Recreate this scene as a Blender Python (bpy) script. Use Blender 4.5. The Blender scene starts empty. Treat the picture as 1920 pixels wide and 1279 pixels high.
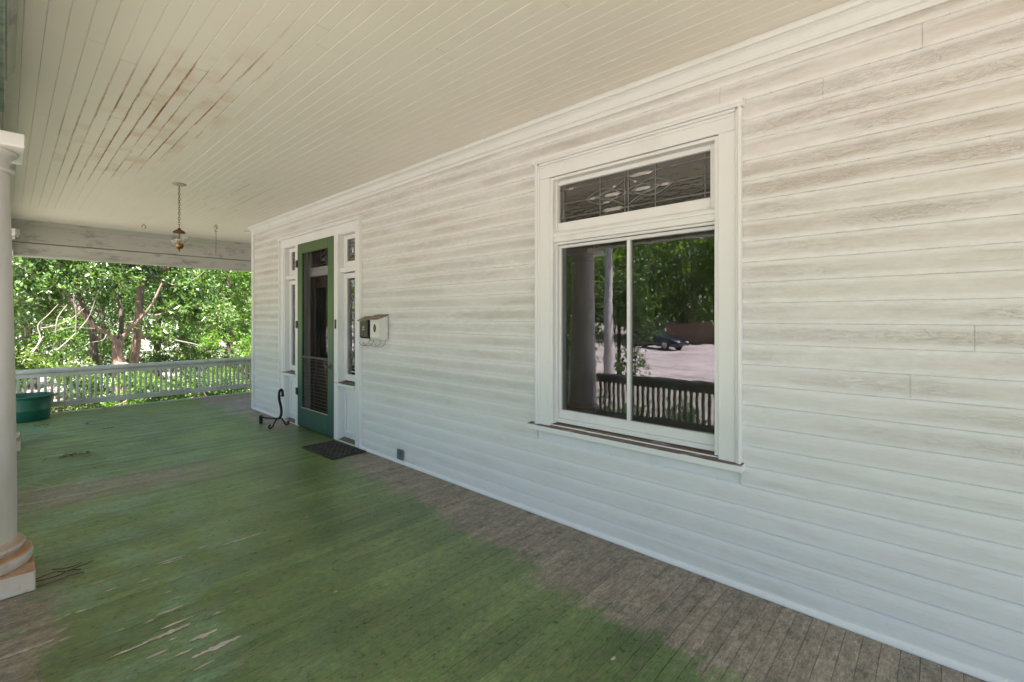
import bpy, bmesh, math, random
import numpy as np
from mathutils import Vector, Matrix
R = math.radians
random.seed(7); rng = np.random.default_rng(7)
sc = bpy.context.scene
col = sc.collection

# ------------------------------------------------------------------ camera
cam_d = bpy.data.cameras.new('camera'); cam = bpy.data.objects.new('camera', cam_d); col.objects.link(cam)
cam.location = (-2.68, 0, 1.45)
cam.rotation_euler = (R(90), 0, -math.atan(948/873.6))
cam_d.sensor_width = 36; cam_d.lens = 873.6/1920*36
cam_d.shift_y = -43.5/1920
cam_d.clip_start = .02; cam_d.clip_end = 2000
sc.camera = cam
# ------------------------------------------------------------------ sky, sun, exposure
SUN = Vector((-.18, -.34, .93)).normalized()          # direction towards the sun
world = bpy.data.worlds.new('World'); sc.world = world; world.use_nodes = True
wt = world.node_tree; wt.nodes.clear()
wo = wt.nodes.new('ShaderNodeOutputWorld'); bg = wt.nodes.new('ShaderNodeBackground'); sky = wt.nodes.new('ShaderNodeTexSky')
sky.sky_type = 'NISHITA'; sky.sun_disc = False
sky.sun_elevation = math.asin(SUN.z); sky.sun_rotation = math.atan2(SUN.x, SUN.y)
bg.inputs['Strength'].default_value = .062
wt.links.new(sky.outputs[0], bg.inputs[0]); wt.links.new(bg.outputs[0], wo.inputs[0])
sun_d = bpy.data.lights.new('sun', 'SUN'); sun = bpy.data.objects.new('sun', sun_d); col.objects.link(sun)
sun_d.energy = 5.0; sun_d.angle = R(.5); sun_d.color = (1, .97, .93)
sun.rotation_euler = SUN.to_track_quat('Z', 'Y').to_euler()
vs = sc.view_settings
vs.view_transform = 'Standard'; vs.look = 'None'; vs.gamma = 1; vs.use_curve_mapping = False
vs.exposure = 2.65
sc.cycles.use_denoising = True
sc.cycles.max_bounces = 8; sc.cycles.diffuse_bounces = 4; sc.cycles.glossy_bounces = 4
sc.cycles.transmission_bounces = 6; sc.cycles.transparent_max_bounces = 12
sc.cycles.sample_clamp_indirect = 8; sc.cycles.caustics_reflective = False; sc.cycles.caustics_refractive = False

# ------------------------------------------------------------------ material helpers
class G:
    """A small wrapper round a material's node tree."""
    def __init__(s, name):
        s.m = bpy.data.materials.new(name); s.m.use_nodes = True
        s.t = s.m.node_tree; s.t.nodes.clear()
        s.out = s.t.nodes.new('ShaderNodeOutputMaterial')
        s.geo = s.t.nodes.new('ShaderNodeNewGeometry'); s.pos = s.geo.outputs['Position']
    def put(s, sock, v):
        if isinstance(v, bpy.types.NodeSocket): s.t.links.new(v, sock)
        elif v is not None:
            if isinstance(v, (tuple, list)) and len(v) == 3 and sock.type == 'RGBA': v = (*v, 1)
            sock.default_value = v
    def node(s, typ, **k):
        n = s.t.nodes.new(typ)
        for a, v in k.items():
            if a[0] == '_': setattr(n, a[1:], v)
            else: s.put(n.inputs[a.replace('__', ' ')], v)
        return n
    def m_(s, op, a, b=0., c=None, clamp=False):
        n = s.t.nodes.new('ShaderNodeMath'); n.operation = op; n.use_clamp = clamp
        s.put(n.inputs[0], a); s.put(n.inputs[1], b)
        if c is not None: s.put(n.inputs[2], c)
        return n.outputs[0]
    def xyz(s, v=None):
        n = s.t.nodes.new('ShaderNodeSeparateXYZ'); s.put(n.inputs[0], v or s.pos); return n.outputs
    def comb(s, x, y, z):
        n = s.t.nodes.new('ShaderNodeCombineXYZ')
        for i, v in enumerate((x, y, z)): s.put(n.inputs[i], v)
        return n.outputs[0]
    def scl(s, v, k):
        n = s.t.nodes.new('ShaderNodeVectorMath'); n.operation = 'MULTIPLY'; s.put(n.inputs[0], v); n.inputs[1].default_value = k; return n.outputs[0]
    def noise(s, v=None, scale=1., detail=4., rough=.55, dist=0., k=None):
        n = s.t.nodes.new('ShaderNodeTexNoise')
        v = v if v is not None else s.pos
        if k: v = s.scl(v, k)
        s.put(n.inputs['Vector'], v); n.inputs['Scale'].default_value = scale; n.inputs['Detail'].default_value = detail
        n.inputs['Roughness'].default_value = rough; n.inputs['Distortion'].default_value = dist
        return n.outputs[0]
    def rmp(s, f, a, b, lo=0., hi=1., smooth=True):
        n = s.t.nodes.new('ShaderNodeMapRange'); n.interpolation_type = 'SMOOTHSTEP' if smooth else 'LINEAR'
        s.put(n.inputs[0], f); s.put(n.inputs[1], a); s.put(n.inputs[2], b); s.put(n.inputs[3], lo); s.put(n.inputs[4], hi); return n.outputs[0]
    def mix(s, f, a, b, mode='MIX'):
        n = s.t.nodes.new('ShaderNodeMix'); n.data_type = 'RGBA'; n.blend_type = mode
        s.put(n.inputs[0], f); s.put(n.inputs[6], a); s.put(n.inputs[7], b); return n.outputs[2]
    def bump(s, h, strength=.3, dist=.002, normal=None):
        n = s.t.nodes.new('ShaderNodeBump'); s.put(n.inputs['Height'], h); n.inputs['Strength'].default_value = strength
        n.inputs['Distance'].default_value = dist
        if normal is not None: s.put(n.inputs['Normal'], normal)
        return n.outputs[0]
    def bsdf(s, color, rough=.5, normal=None, metal=0., spec=.5, **k):
        n = s.t.nodes.new('ShaderNodeBsdfPrincipled')
        s.put(n.inputs['Base Color'], color); s.put(n.inputs['Roughness'], rough); s.put(n.inputs['Metallic'], metal)
        s.put(n.inputs['Specular IOR Level'], spec)
        if normal is not None: s.put(n.inputs['Normal'], normal)
        for a, v in k.items(): s.put(n.inputs[a.replace('__', ' ')], v)
        return n.outputs[0]
    def done(s, sh):
        s.t.links.new(sh, s.out.inputs[0]); return s.m

def simple(name, c, rough=.5, metal=0., var=.12, scale=9., bump=0.):
    g = G(name); n = g.noise(scale=scale, detail=5)
    d = tuple(x*(1-var*2) for x in c)
    colr = g.mix(g.rmp(n, .3, .75), c, d)
    nm = g.bump(g.noise(scale=scale*12, detail=3), bump, .003) if bump else None
    return g.done(g.bsdf(colr, rough, nm, metal))

PITCH, Z0 = .1085, .0085           # siding exposure and first row
M = {}
def make_materials():
    # siding: old white paint with dirt, tan water stains and alligatored paint
    g = G('siding_paint'); X, Y, Z = g.xyz()
    row = g.m_('FLOOR', g.m_('DIVIDE', g.m_('SUBTRACT', Z, Z0), PITCH))
    v = g.m_('FRACT', g.m_('DIVIDE', g.m_('SUBTRACT', Z, Z0), PITCH))
    rowv = g.comb(g.m_('MULTIPLY', row, 7.31), g.m_('MULTIPLY', Y, .5), g.m_('MULTIPLY', Z, 3.))
    n1 = g.noise(rowv, 1.3, 6, .62)
    n2 = g.noise(k=(1, .8, 1.6), scale=1.1, detail=5, rough=.6)
    tanzone = g.rmp(g.m_('ADD', Z, g.m_('MULTIPLY', Y, .05)), .9, 2.7, .12, 1)
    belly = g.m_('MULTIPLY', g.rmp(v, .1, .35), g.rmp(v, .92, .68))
    st = g.m_('MULTIPLY', g.m_('MULTIPLY', g.rmp(n1, .4, .74), g.rmp(n2, .3, .7, .3, 1)), g.m_('MULTIPLY', tanzone, g.m_('MULTIPLY_ADD', belly, .7, .3)))
    c = g.mix(g.m_('MULTIPLY', st, .95), (.77, .765, .755), (.48, .39, .32))
    gd = g.m_('MULTIPLY', g.rmp(g.noise(rowv, 2.6, 7, .7), .48, .72), belly)
    c = g.mix(g.m_('MULTIPLY', belly, g.m_('MULTIPLY', g.rmp(n2, .25, .75, .20, .56), g.rmp(Z, .2, 1.2, .35, 1.))), c, (.54, .505, .45))  # every board darker along its middle, weaker low on the wall
    c = g.mix(g.m_('MULTIPLY', gd, .34), c, (.46, .45, .40))
    md = g.noise(k=(1, 3.2, 15), scale=3.4, detail=9, rough=.78)
    mz = g.m_('MULTIPLY', g.rmp(Z, .35, 1.5, .25, 1.), g.rmp(g.noise(rowv, .8, 3), .35, .65, .35, 1.))
    mv = g.m_('ADD', 1., g.m_('MULTIPLY', g.rmp(md, .34, .66, -.115, .05), mz)); c = g.mix(1., c, g.comb(mv, mv, g.m_('MULTIPLY', mv, g.rmp(md, .34, .66, .975, 1.0))), 'MULTIPLY')
    fine = g.noise(k=(1, 2.2, 26), scale=5, detail=6, rough=.7)
    c = g.mix(g.m_('MULTIPLY', g.rmp(fine, .52, .72), .20), c, (.50, .46, .40))
    seam = g.m_('MULTIPLY', g.rmp(v, .035, .0), g.rmp(g.noise(k=(1, 9, 1), scale=2, detail=6, rough=.8), .50, .64))
    c = g.mix(g.m_('MULTIPLY', seam, .45), c, (.16, .15, .14))
    grime = g.rmp(g.noise(k=(1, 6, 6), scale=1.5, detail=7, rough=.75), .62, .75)
    c = g.mix(g.m_('MULTIPLY', grime, .22), c, (.33, .31, .28))
    # alligatored paint: ridged, stretched along the board, in patches
    w = g.noise(k=(1, 2.2, 15), scale=5.6, detail=4, rough=.58, dist=1.3)
    ridge = g.m_('ABSOLUTE', g.m_('SUBTRACT', w, .5))
    patch = g.m_('MULTIPLY', g.rmp(g.noise(rowv, 2.3, 4), .45, .58), g.m_('MULTIPLY', g.rmp(Z, .45, 1.3, .2, 1), g.m_('MULTIPLY_ADD', belly, .75, .25)))
    hgt = g.m_('MULTIPLY', g.rmp(ridge, .0, .045), patch)
    c = g.mix(g.m_('MULTIPLY', g.m_('MULTIPLY', g.rmp(ridge, .022, .004), patch), .09), c, (.47, .42, .36))
    nm = g.bump(hgt, .62, .0028)
    nm = g.bump(g.noise(k=(1, 3, 40), scale=9, detail=5), .25, .001, nm)
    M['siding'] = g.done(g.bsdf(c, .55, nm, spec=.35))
    # trim paint
    g = G('trim_paint')
    n = g.noise(k=(2, 1, 1), scale=2.5, detail=6, rough=.65)
    c = g.mix(g.m_('MULTIPLY', g.rmp(n, .5, .8), .35), (.77, .77, .75), (.55, .53, .48))
    c = g.mix(g.m_('MULTIPLY', g.rmp(g.noise(scale=30, detail=6, rough=.8), .64, .74), .45), c, (.36, .33, .29))
    M['trim'] = g.done(g.bsdf(c, .45, g.bump(g.noise(k=(1, 1, 1), scale=45, detail=4), .22, .0015), spec=.4))
    # weathered sill: bare brown top where the surface looks up, paint elsewhere
    g = G('sill_paint'); nz = g.xyz(g.geo.outputs['Normal'])[2]
    up = g.m_('MULTIPLY', g.rmp(nz, .5, .8), g.rmp(g.noise(k=(14, 1.5, 1), scale=3, detail=5), .30, .42))
    c = g.mix(up, (.78, .78, .76), g.mix(g.noise(k=(20, 2, 1), scale=6), (.20, .145, .10), (.115, .085, .06)))
    M['sill'] = g.done(g.bsdf(c, .6, g.bump(g.noise(k=(30, 3, 3), scale=5), .4, .002)))
    # ceiling: cream beadboard with rust and water stains along open seams
    g = G('ceiling_paint'); X, Y, Z = g.xyz()
    cu = g.m_('FRACT', g.m_('DIVIDE', g.m_('ADD', X, 2.85), .075))
    ce = g.m_('MINIMUM', cu, g.m_('SUBTRACT', 1, cu))
    dx = g.m_('DIVIDE', g.m_('ADD', g.m_('ADD', X, 1.98), g.m_('MULTIPLY', g.m_('SUBTRACT', Y, 4.6), .10)), .33)
    dy = g.m_('DIVIDE', g.m_('SUBTRACT', Y, 4.6), 1.75)
    reg = g.rmp(g.m_('SQRT', g.m_('ADD', g.m_('MULTIPLY', dx, dx), g.m_('MULTIPLY', dy, dy))), 1.4, .6)
    ex = g.m_('DIVIDE', g.m_('ADD', X, .85), .55); ey = g.m_('DIVIDE', g.m_('SUBTRACT', Y, 6.3), 1.3)
    reg2 = g.rmp(g.m_('SQRT', g.m_('ADD', g.m_('MULTIPLY', ex, ex), g.m_('MULTIPLY', ey, ey))), 1.2, .5, 0, .75)
    b_id = g.m_('MULTIPLY', g.m_('FLOOR', g.m_('DIVIDE', g.m_('ADD', X, 2.85), .075)), 3.7)
    along = g.noise(g.comb(b_id, Y, 0), .9, 6, .65)
    reg = g.m_('MULTIPLY', reg, 1.15)
    seam = g.m_('MULTIPLY', g.rmp(g.m_('ADD', ce, g.m_('MULTIPLY', g.m_('SUBTRACT', g.noise(scale=22, detail=5, rough=.7), .5), .20)), .125, .01), g.m_('MULTIPLY', g.rmp(along, .43, .55), reg))
    wash = g.m_('MULTIPLY', g.m_('MULTIPLY', g.rmp(g.noise(g.comb(b_id, g.m_('MULTIPLY', Y, 1.3), X), 1.6, 6, .6), .46, .70), reg), .42)
    far = g.m_('MULTIPLY', g.rmp(g.noise(k=(1.2, .7, 1), scale=1.3, detail=5), .42, .72), .28)
    c = g.mix(far, (.86, .805, .725), (.77, .70, .60))
    c = g.mix(g.m_('MULTIPLY', wash, 1.35), c, (.60, .42, .24))
    c = g.mix(g.m_('MULTIPLY', seam, .95), c, (.42, .20, .07))
    dk = g.m_('MULTIPLY', g.rmp(ce, .08, .02), g.m_('MULTIPLY', g.rmp(along, .52, .60), g.m_('ADD', g.m_('MAXIMUM', g.m_('MULTIPLY', reg, .9), reg2), .12, clamp=True)))
    c = g.mix(g.m_('MULTIPLY', dk, .85), c, (.10, .05, .025))
    nm = g.bump(g.noise(k=(40, 3, 1), scale=4, detail=4), .12, .0012)
    M['ceiling'] = g.done(g.bsdf(c, .5, nm, spec=.35))
    # porch floor
    g = G('floor_paint'); X, Y, Z = g.xyz()
    fl = g.m_('FLOOR', g.m_('DIVIDE', Y, .065))
    bd = g.comb(X, g.m_('MULTIPLY', fl, 5.13), 0)
    n1 = g.noise(scale=1.5, detail=6, rough=.6); n2 = g.noise(scale=3.1, detail=6, rough=.65)
    n3 = g.noise(k=(2.2, 9, 1), scale=3, detail=7, rough=.7); nb = g.noise(bd, 2.2, 5, .6)
    moss, teal, dark = (.175, .245, .068), (.165, .295, .19), (.085, .142, .036)
    c = g.mix(g.rmp(n1, .38, .66), dark, moss)
    tl = g.m_('MULTIPLY', g.rmp(n2, .44, .64), g.rmp(g.m_('ADD', X, g.m_('MULTIPLY', Y, -.16)), -1.7, -3.0, .06, .80))
    c = g.mix(tl, c, teal)
    c = g.mix(g.m_('MULTIPLY', g.rmp(nb, .35, .7), .35), c, (.20, .265, .095))
    ol = g.m_('MULTIPLY', g.rmp(g.noise(k=(1.6, 3.5, 1), scale=4.5, detail=8, rough=.75), .50, .60), .42)
    c = g.mix(ol, c, (.19, .17, .095))
    bare = g.mix(g.rmp(n3, .35, .7), (.39, .315, .25), (.235, .19, .15))
    bare = g.mix(g.m_('MULTIPLY', g.rmp(g.noise(k=(1, 1, 1), scale=7, detail=8, rough=.8), .52, .62), .7), bare, (.12, .11, .09))
    # worn strip along the wall, wider towards the near end, broken before the door
    nn = g.noise(scale=2.3, detail=8, rough=.72)
    wob = g.m_('MULTIPLY', g.m_('SUBTRACT', nn, .5), .85)
    wob = g.m_('ADD', wob, g.m_('MULTIPLY', g.m_('SUBTRACT', g.noise(scale=11, detail=9, rough=.8), .5), .42))
    wob = g.m_('ADD', wob, g.m_('MULTIPLY', g.m_('SUBTRACT', g.noise(k=(1.6, 15.4, 1), scale=2.2, detail=8, rough=.75), .5), .34))
    edge = g.rmp(Y, -.3, 4.5, -.80, -.36, smooth=False)
    strip = g.rmp(g.m_('ADD', g.m_('SUBTRACT', X, edge), wob), -.06, .06)
    dz = g.m_('MULTIPLY', g.rmp(Y, 4.55, 5.0), g.rmp(Y, 6.55, 6.1))
    strip = g.m_('MULTIPLY', strip, g.m_('SUBTRACT', 1, g.m_('MULTIPLY', dz, .93)))
    # worn ground round the column and at the step
    lx = g.m_('ADD', X, g.m_('MULTIPLY', g.m_('SUBTRACT', Y, 3.0), .05))
    leftw = g.m_('MULTIPLY', g.rmp(g.m_('ADD', lx, wob), -2.51, -2.59), g.rmp(Y, 3.95, 3.6))
    # worn streaks between the columns
    sy = g.m_('MULTIPLY', g.rmp(g.m_('ABSOLUTE', g.m_('SUBTRACT', Y, g.m_('MULTIPLY_ADD', X, -.10, 5.05))), .50, .12), g.rmp(X, -1.0, -1.6))
    streak = g.m_('MULTIPLY', sy, g.rmp(g.noise(k=(1.3, 15.4, 1), scale=1.7, detail=7, rough=.7), .43, .49))
    far = g.m_('MULTIPLY', g.rmp(Y, 7.7, 8.4), g.rmp(g.noise(k=(1, 2, 1), scale=2.2, detail=6), .56, .66))
    wear = g.m_('MAXIMUM', g.m_('MAXIMUM', strip, leftw), g.m_('MAXIMUM', streak, g.m_('MULTIPLY', far, .6)))
    grain = g.rmp(g.noise(k=(2, 30, 1), scale=7, detail=6, rough=.7), .42, .62)
    c = g.mix(g.m_('MULTIPLY', wear, g.m_('MULTIPLY_ADD', grain, .18, .82)), c, bare)
    gr1 = g.noise(k=(5, 24, 1), scale=4.5, detail=9, rough=.8); gr2 = g.noise(scale=24, detail=8, rough=.8); gb = g.noise(bd, .6, 2, .5)
    gv = g.m_('MULTIPLY', g.m_('MULTIPLY', g.rmp(gr1, .34, .66, .60, 1.30), g.rmp(gr2, .34, .66, .80, 1.20)), g.rmp(gb, .3, .7, .82, 1.16))
    c = g.mix(1., c, g.comb(gv, gv, gv), 'MULTIPLY')
    scr = g.m_('ABSOLUTE', g.m_('SUBTRACT', g.noise(scale=.9, detail=2, rough=.4, dist=.6), .5))
    c = g.mix(g.m_('MULTIPLY', g.m_('MULTIPLY', g.rmp(scr, .0022, .0006), g.rmp(g.noise(scale=2.2, detail=3), .5, .6)), .5), c, (.26, .33, .16))
    # scuffs, dust specks and thin dark cracks of the old paint
    sp = g.rmp(g.noise(scale=60, detail=3, rough=.6), .72, .78)
    c = g.mix(g.m_('MULTIPLY', sp, .5), c, (.36, .33, .25))
    cr = g.m_('ABSOLUTE', g.m_('SUBTRACT', g.noise(scale=5.5, detail=6, rough=.7, dist=2.2), .5))
    c = g.mix(g.m_('MULTIPLY', g.m_('MULTIPLY', g.rmp(cr, .012, .002), wear), .65), c, (.035, .035, .03))
    fu = g.m_('FRACT', g.m_('DIVIDE', Y, .065)); fe = g.m_('MINIMUM', fu, g.m_('SUBTRACT', 1, fu))
    lt = g.m_('MULTIPLY', g.rmp(fe, .05, .015), g.rmp(g.noise(bd, .8, 5, .7), .54, .62))
    c = g.mix(g.m_('MULTIPLY', lt, .55), c, (.30, .28, .16))
    rgh = g.m_('ADD', g.rmp(gr2, .3, .7, .24, .46), g.m_('MULTIPLY', wear, .22))
    nm = g.bump(gr1, .45, .003)
    nm = g.bump(gr2, .2, .0014, nm)
    M['floor'] = g.done(g.bsdf(c, rgh, nm, spec=.6))
    # beams: grey white paint with mildew
    g = G('beam_paint')
    n = g.noise(k=(1.0, 1.0, 2.6), scale=2.6, detail=7, rough=.7)
    c = g.mix(g.rmp(n, .50, .66), (.48, .47, .43), (.28, .27, .25))
    c = g.mix(g.m_('MULTIPLY', g.rmp(g.noise(k=(.6, .6, .8), scale=1.1, detail=4), .45, .7), .5), c, (.38, .43, .29))
    M['beam'] = g.done(g.bsdf(c, .55, g.bump(g.noise(k=(2, 2, 20), scale=6), .2, .002)))
    g = G('beam_paint_green')
    n = g.noise(k=(1, 2, 1), scale=5, detail=6, rough=.65)
    c = g.mix(g.rmp(n, .42, .66), (.42, .53, .44), (.24, .28, .26))
    M['beam_green'] = g.done(g.bsdf(c, .55))
    g = G('column_paint')
    n = g.noise(k=(1, 1, .35), scale=4, detail=7, rough=.65); Z = g.xyz()[2]
    c = g.mix(g.m_('MULTIPLY', g.rmp(n, .4, .7), .45), (.72, .70, .68), (.50, .46, .43))
    nz = g.xyz(g.geo.outputs['Normal'])[2]
    rust = g.m_('MULTIPLY', g.rmp(Z, .42, .16), g.m_('MAXIMUM', g.rmp(nz, .25, .8), g.m_('MULTIPLY', g.rmp(g.noise(scale=9, detail=7, rough=.7), .56, .70), .8)))
    c = g.mix(g.m_('MULTIPLY', rust, g.rmp(g.noise(scale=11, detail=5), .3, .6, .65, 1.)), c, (.40, .185, .065))
    M['column'] = g.done(g.bsdf(c, .5, g.bump(g.noise(scale=60, detail=4), .12, .001)))
    M['rail'] = simple('rail_paint', (.50, .525, .46), .5, var=.14, scale=4)
    M['green_door'] = None
    g = G('door_green'); Z = g.xyz()[2]
    n = g.noise(scale=3.5, detail=6, rough=.6)
    c = g.mix(g.rmp(g.m_('ADD', Z, g.m_('MULTIPLY', g.m_('SUBTRACT', n, .5), 1.4)), .35, 1.5), (.022, .078, .060), (.060, .115, .030))
    c = g.mix(g.m_('MULTIPLY', g.rmp(g.noise(scale=12, detail=7, rough=.75), .55, .7), .35), c, (.06, .055, .035))
    M['green_door'] = g.done(g.bsdf(c, .42, g.bump(g.noise(k=(1, 20, 2), scale=6), .15, .001)))
    M['iron'] = simple('wrought_iron', (.012, .012, .013), .55, .3, scale=20, bump=.3)
    M['rust'] = simple('rusty_metal', (.20, .085, .035), .7, .35, var=.25, scale=30, bump=.3)
    M['brass'] = simple('old_brass', (.33, .19, .07), .42, .8, var=.25, scale=25)
    M['lead'] = simple('lead_came', (.30, .30, .29), .33, .85, var=.2, scale=25)
    M['rubber'] = simple('mat_rubber', (.055, .047, .040), .6, var=.3, scale=14, bump=.3)
    M['tub'] = simple('tub_plastic', (.008, .120, .075), .42, var=.22, scale=5)
    M['soil'] = simple('potting_soil', (.035, .024, .016), .9, scale=25, bump=.6)
    M['box_white'] = simple('mailbox_white', (.74, .72, .68), .4, var=.08, scale=8)
    M['box_tan'] = simple('mailbox_lid_tan', (.26, .20, .13), .5, var=.25, scale=14)
    M['box_black'] = simple('mailbox_black', (.035, .028, .026), .4, .3, var=.2, scale=12)
    M['black_plastic'] = simple('black_plastic', (.012, .012, .012), .35)
    M['grey_plastic'] = simple('grey_metal_plate', (.18, .20, .21), .45, .4)
    M['white_plastic'] = simple('white_plastic', (.78, .78, .76), .35, var=.05)
    M['canopy'] = simple('fixture_canopy', (.56, .50, .33), .45, var=.2, scale=20)
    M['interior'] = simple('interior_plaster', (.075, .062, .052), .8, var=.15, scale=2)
    M['curtain'] = simple('dark_curtain', (.05, .055, .045), .9, var=.3, scale=6)
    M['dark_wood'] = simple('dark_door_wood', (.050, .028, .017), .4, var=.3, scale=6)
    M['wire'] = simple('guard_wire', (.20, .18, .165), .5, .4)
    M['roofing'] = simple('roof_shingle', (.09, .085, .08), .9, scale=6, bump=.4)
    M['chip'] = simple('bare_wood_chip', (.62, .53, .45), .7, var=.22, scale=14, bump=.3)
    M['dry_leaf'] = simple('dry_leaf', (.19, .085, .03), .7, var=.3, scale=40)
    M['twig'] = simple('dead_twig', (.11, .075, .05), .8, var=.3, scale=30)
    # window glass: thin pane that reflects the yard and shows a dark room
    def glass(name, wav, refl, tint, scale=3., dust=.022):
        g = G(name)
        n = g.noise(k=(1, 1, 2.1), scale=scale, detail=2.5, rough=.5)
        nm = g.bump(n, wav, .02)
        fc = g.node('ShaderNodeLayerWeight', Blend=.5, Normal=nm).outputs['Facing']
        fac = g.m_('MULTIPLY_ADD', g.m_('POWER', fc, 5.), .9, refl, clamp=True)
        gl = g.node('ShaderNodeBsdfGlossy', Color=(.97, .93, 1.0), Roughness=.012, Normal=nm).outputs[0]
        tr = g.node('ShaderNodeBsdfTransparent', Color=tint).outputs[0]
        mx = g.node('ShaderNodeMixShader'); g.put(mx.inputs[0], fac); g.t.links.new(tr, mx.inputs[1]); g.t.links.new(gl, mx.inputs[2])
        if dust:
            dn = g.noise(k=(1, 1.4, .5), scale=6, detail=7, rough=.7)
            df = g.node('ShaderNodeBsdfDiffuse', Color=(.55, .53, .50)).outputs[0]
            m2 = g.node('ShaderNodeMixShader'); g.put(m2.inputs[0], g.rmp(dn, .35, .75, dust*.4, dust*1.6)); g.t.links.new(mx.outputs[0], m2.inputs[1]); g.t.links.new(df, m2.inputs[2]); mx = m2
        return g.done(mx.outputs[0])
    M['glass'] = glass('old_window_glass', .022, .095, (.62, .63, .60))
    M['leaded'] = glass('leaded_glass', .12, .17, (.55, .53, .48), 22.)
    M['globe'] = glass('lantern_globe_glass', .05, .07, (.93, .93, .91), 8., .0)
    # insect screen: fine dark mesh, half open
    g = G('insect_screen')
    df = g.node('ShaderNodeBsdfDiffuse', Color=(.030, .027, .025)).outputs[0]
    tr = g.node('ShaderNodeBsdfTransparent', Color=(1, 1, 1)).outputs[0]
    mx = g.node('ShaderNodeMixShader'); mx.inputs[0].default_value = .24
    g.t.links.new(tr, mx.inputs[1]); g.t.links.new(df, mx.inputs[2]); M['screen'] = g.done(mx.outputs[0])
    # foliage
    def leafmat(name, a, b, c3, trans=.35, rough=.38, spec=.6):
        g = G(name); r = g.geo.outputs['Random Per Island']
        c = g.mix(g.rmp(r, 0, .55, smooth=False), a, b); c = g.mix(g.rmp(r, .6, 1., smooth=False), c, c3)
        c = g.mix(g.m_('MULTIPLY', g.rmp(g.noise(scale=1.6, detail=3), .35, .65), .5), c, a)
        p = g.bsdf(c, rough, spec=spec)
        t = g.node('ShaderNodeBsdfTranslucent', Color=g.mix(1., c, (1.5, 1.6, .7), 'MULTIPLY')).outputs[0]
        mx = g.node('ShaderNodeMixShader'); mx.inputs[0].default_value = trans
        g.t.links.new(p, mx.inputs[1]); g.t.links.new(t, mx.inputs[2]); return g.done(mx.outputs[0])
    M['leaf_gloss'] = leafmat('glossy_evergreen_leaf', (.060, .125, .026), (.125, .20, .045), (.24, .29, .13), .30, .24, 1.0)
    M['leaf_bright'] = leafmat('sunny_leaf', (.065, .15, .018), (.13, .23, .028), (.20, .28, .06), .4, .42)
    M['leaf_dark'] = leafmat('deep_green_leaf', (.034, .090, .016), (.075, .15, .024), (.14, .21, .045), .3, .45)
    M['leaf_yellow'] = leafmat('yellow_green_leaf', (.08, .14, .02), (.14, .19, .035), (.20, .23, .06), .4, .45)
    M['leaf_yard'] = leafmat('sunlit_yard_leaf', (.15, .28, .04), (.21, .35, .055), (.29, .40, .10), .5, .5)  # leaf colour lifted beyond natural so the mirrored trees look sunlit
    M['litter'] = leafmat('leaf_litter', (.14, .085, .06), (.26, .17, .13), (.34, .25, .20), .05, .7)
    def bark(name, a, b):
        g = G(name); n = g.noise(k=(3, 3, .7), scale=6, detail=7, rough=.7)
        return g.done(g.bsdf(g.mix(g.rmp(n, .35, .68), a, b), .8, g.bump(n, .5, .02)))
    M['bark'] = bark('tree_bark', (.15, .095, .068), (.30, .21, .165))  # sun patches on the trunks put into the lighter bark tone
    M['bark_dark'] = bark('dark_bark', (.06, .042, .032), (.12, .088, .068))
    M['bark_pale'] = bark('pale_bark', (.74, .70, .69), (.55, .50, .48))
    M['bleached'] = bark('bleached_dead_wood', (.24, .19, .165), (.15, .115, .10))
    # ground
    g = G('ground_soil')
    n = g.noise(scale=.8, detail=7, rough=.65); n2 = g.noise(scale=9, detail=6, rough=.7)
    c = g.mix(g.rmp(n, .4, .62), (.22, .215, .165), (.34, .295, .27)); c = g.mix(g.rmp(n2, .45, .7), c, (.27, .25, .215))
    M['ground'] = g.done(g.bsdf(c, .95, g.bump(n2, .6, .05)))
    g = G('driveway_concrete'); n = g.noise(scale=.5, detail=8, rough=.65)
    X, Y, Z = g.xyz(); jx = g.m_('FRACT', g.m_('DIVIDE', X, 3.4)); jy = g.m_('FRACT', g.m_('DIVIDE', Y, 3.4))
    jt = g.m_('MAXIMUM', g.rmp(jx, .022, .008), g.rmp(jy, .022, .008))
    cc = g.mix(g.rmp(n, .3, .7), (.50, .43, .43), (.37, .32, .315))
    cc = g.mix(g.m_('MULTIPLY', g.rmp(g.noise(k=(1, .35, 1), scale=.35, detail=8, rough=.75), .52, .64), .6), cc, (.20, .175, .165))
    cc = g.mix(g.m_('MULTIPLY', jt, .7), cc, (.14, .12, .10))
    M['concrete'] = g.done(g.bsdf(cc, .85, g.bump(g.noise(scale=30), .3, .01)))
    M['picket'] = simple('weathered_fence_wood', (.27, .17, .115), .8, var=.25, scale=3)
    M['car_paint'] = simple('dark_blue_car_paint', (.018, .022, .040), .22, .3, var=.05)
    M['car_glass'] = simple('car_glass', (.02, .025, .03), .06, 0., var=.05)
    M['tyre'] = simple('tyre_rubber', (.02, .02, .02), .8)
    M['rim'] = simple('wheel_alloy', (.5, .5, .52), .3, .9)
    M['lamp_lens'] = simple('headlight_lens', (.75, .77, .8), .15)
make_materials()

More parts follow.
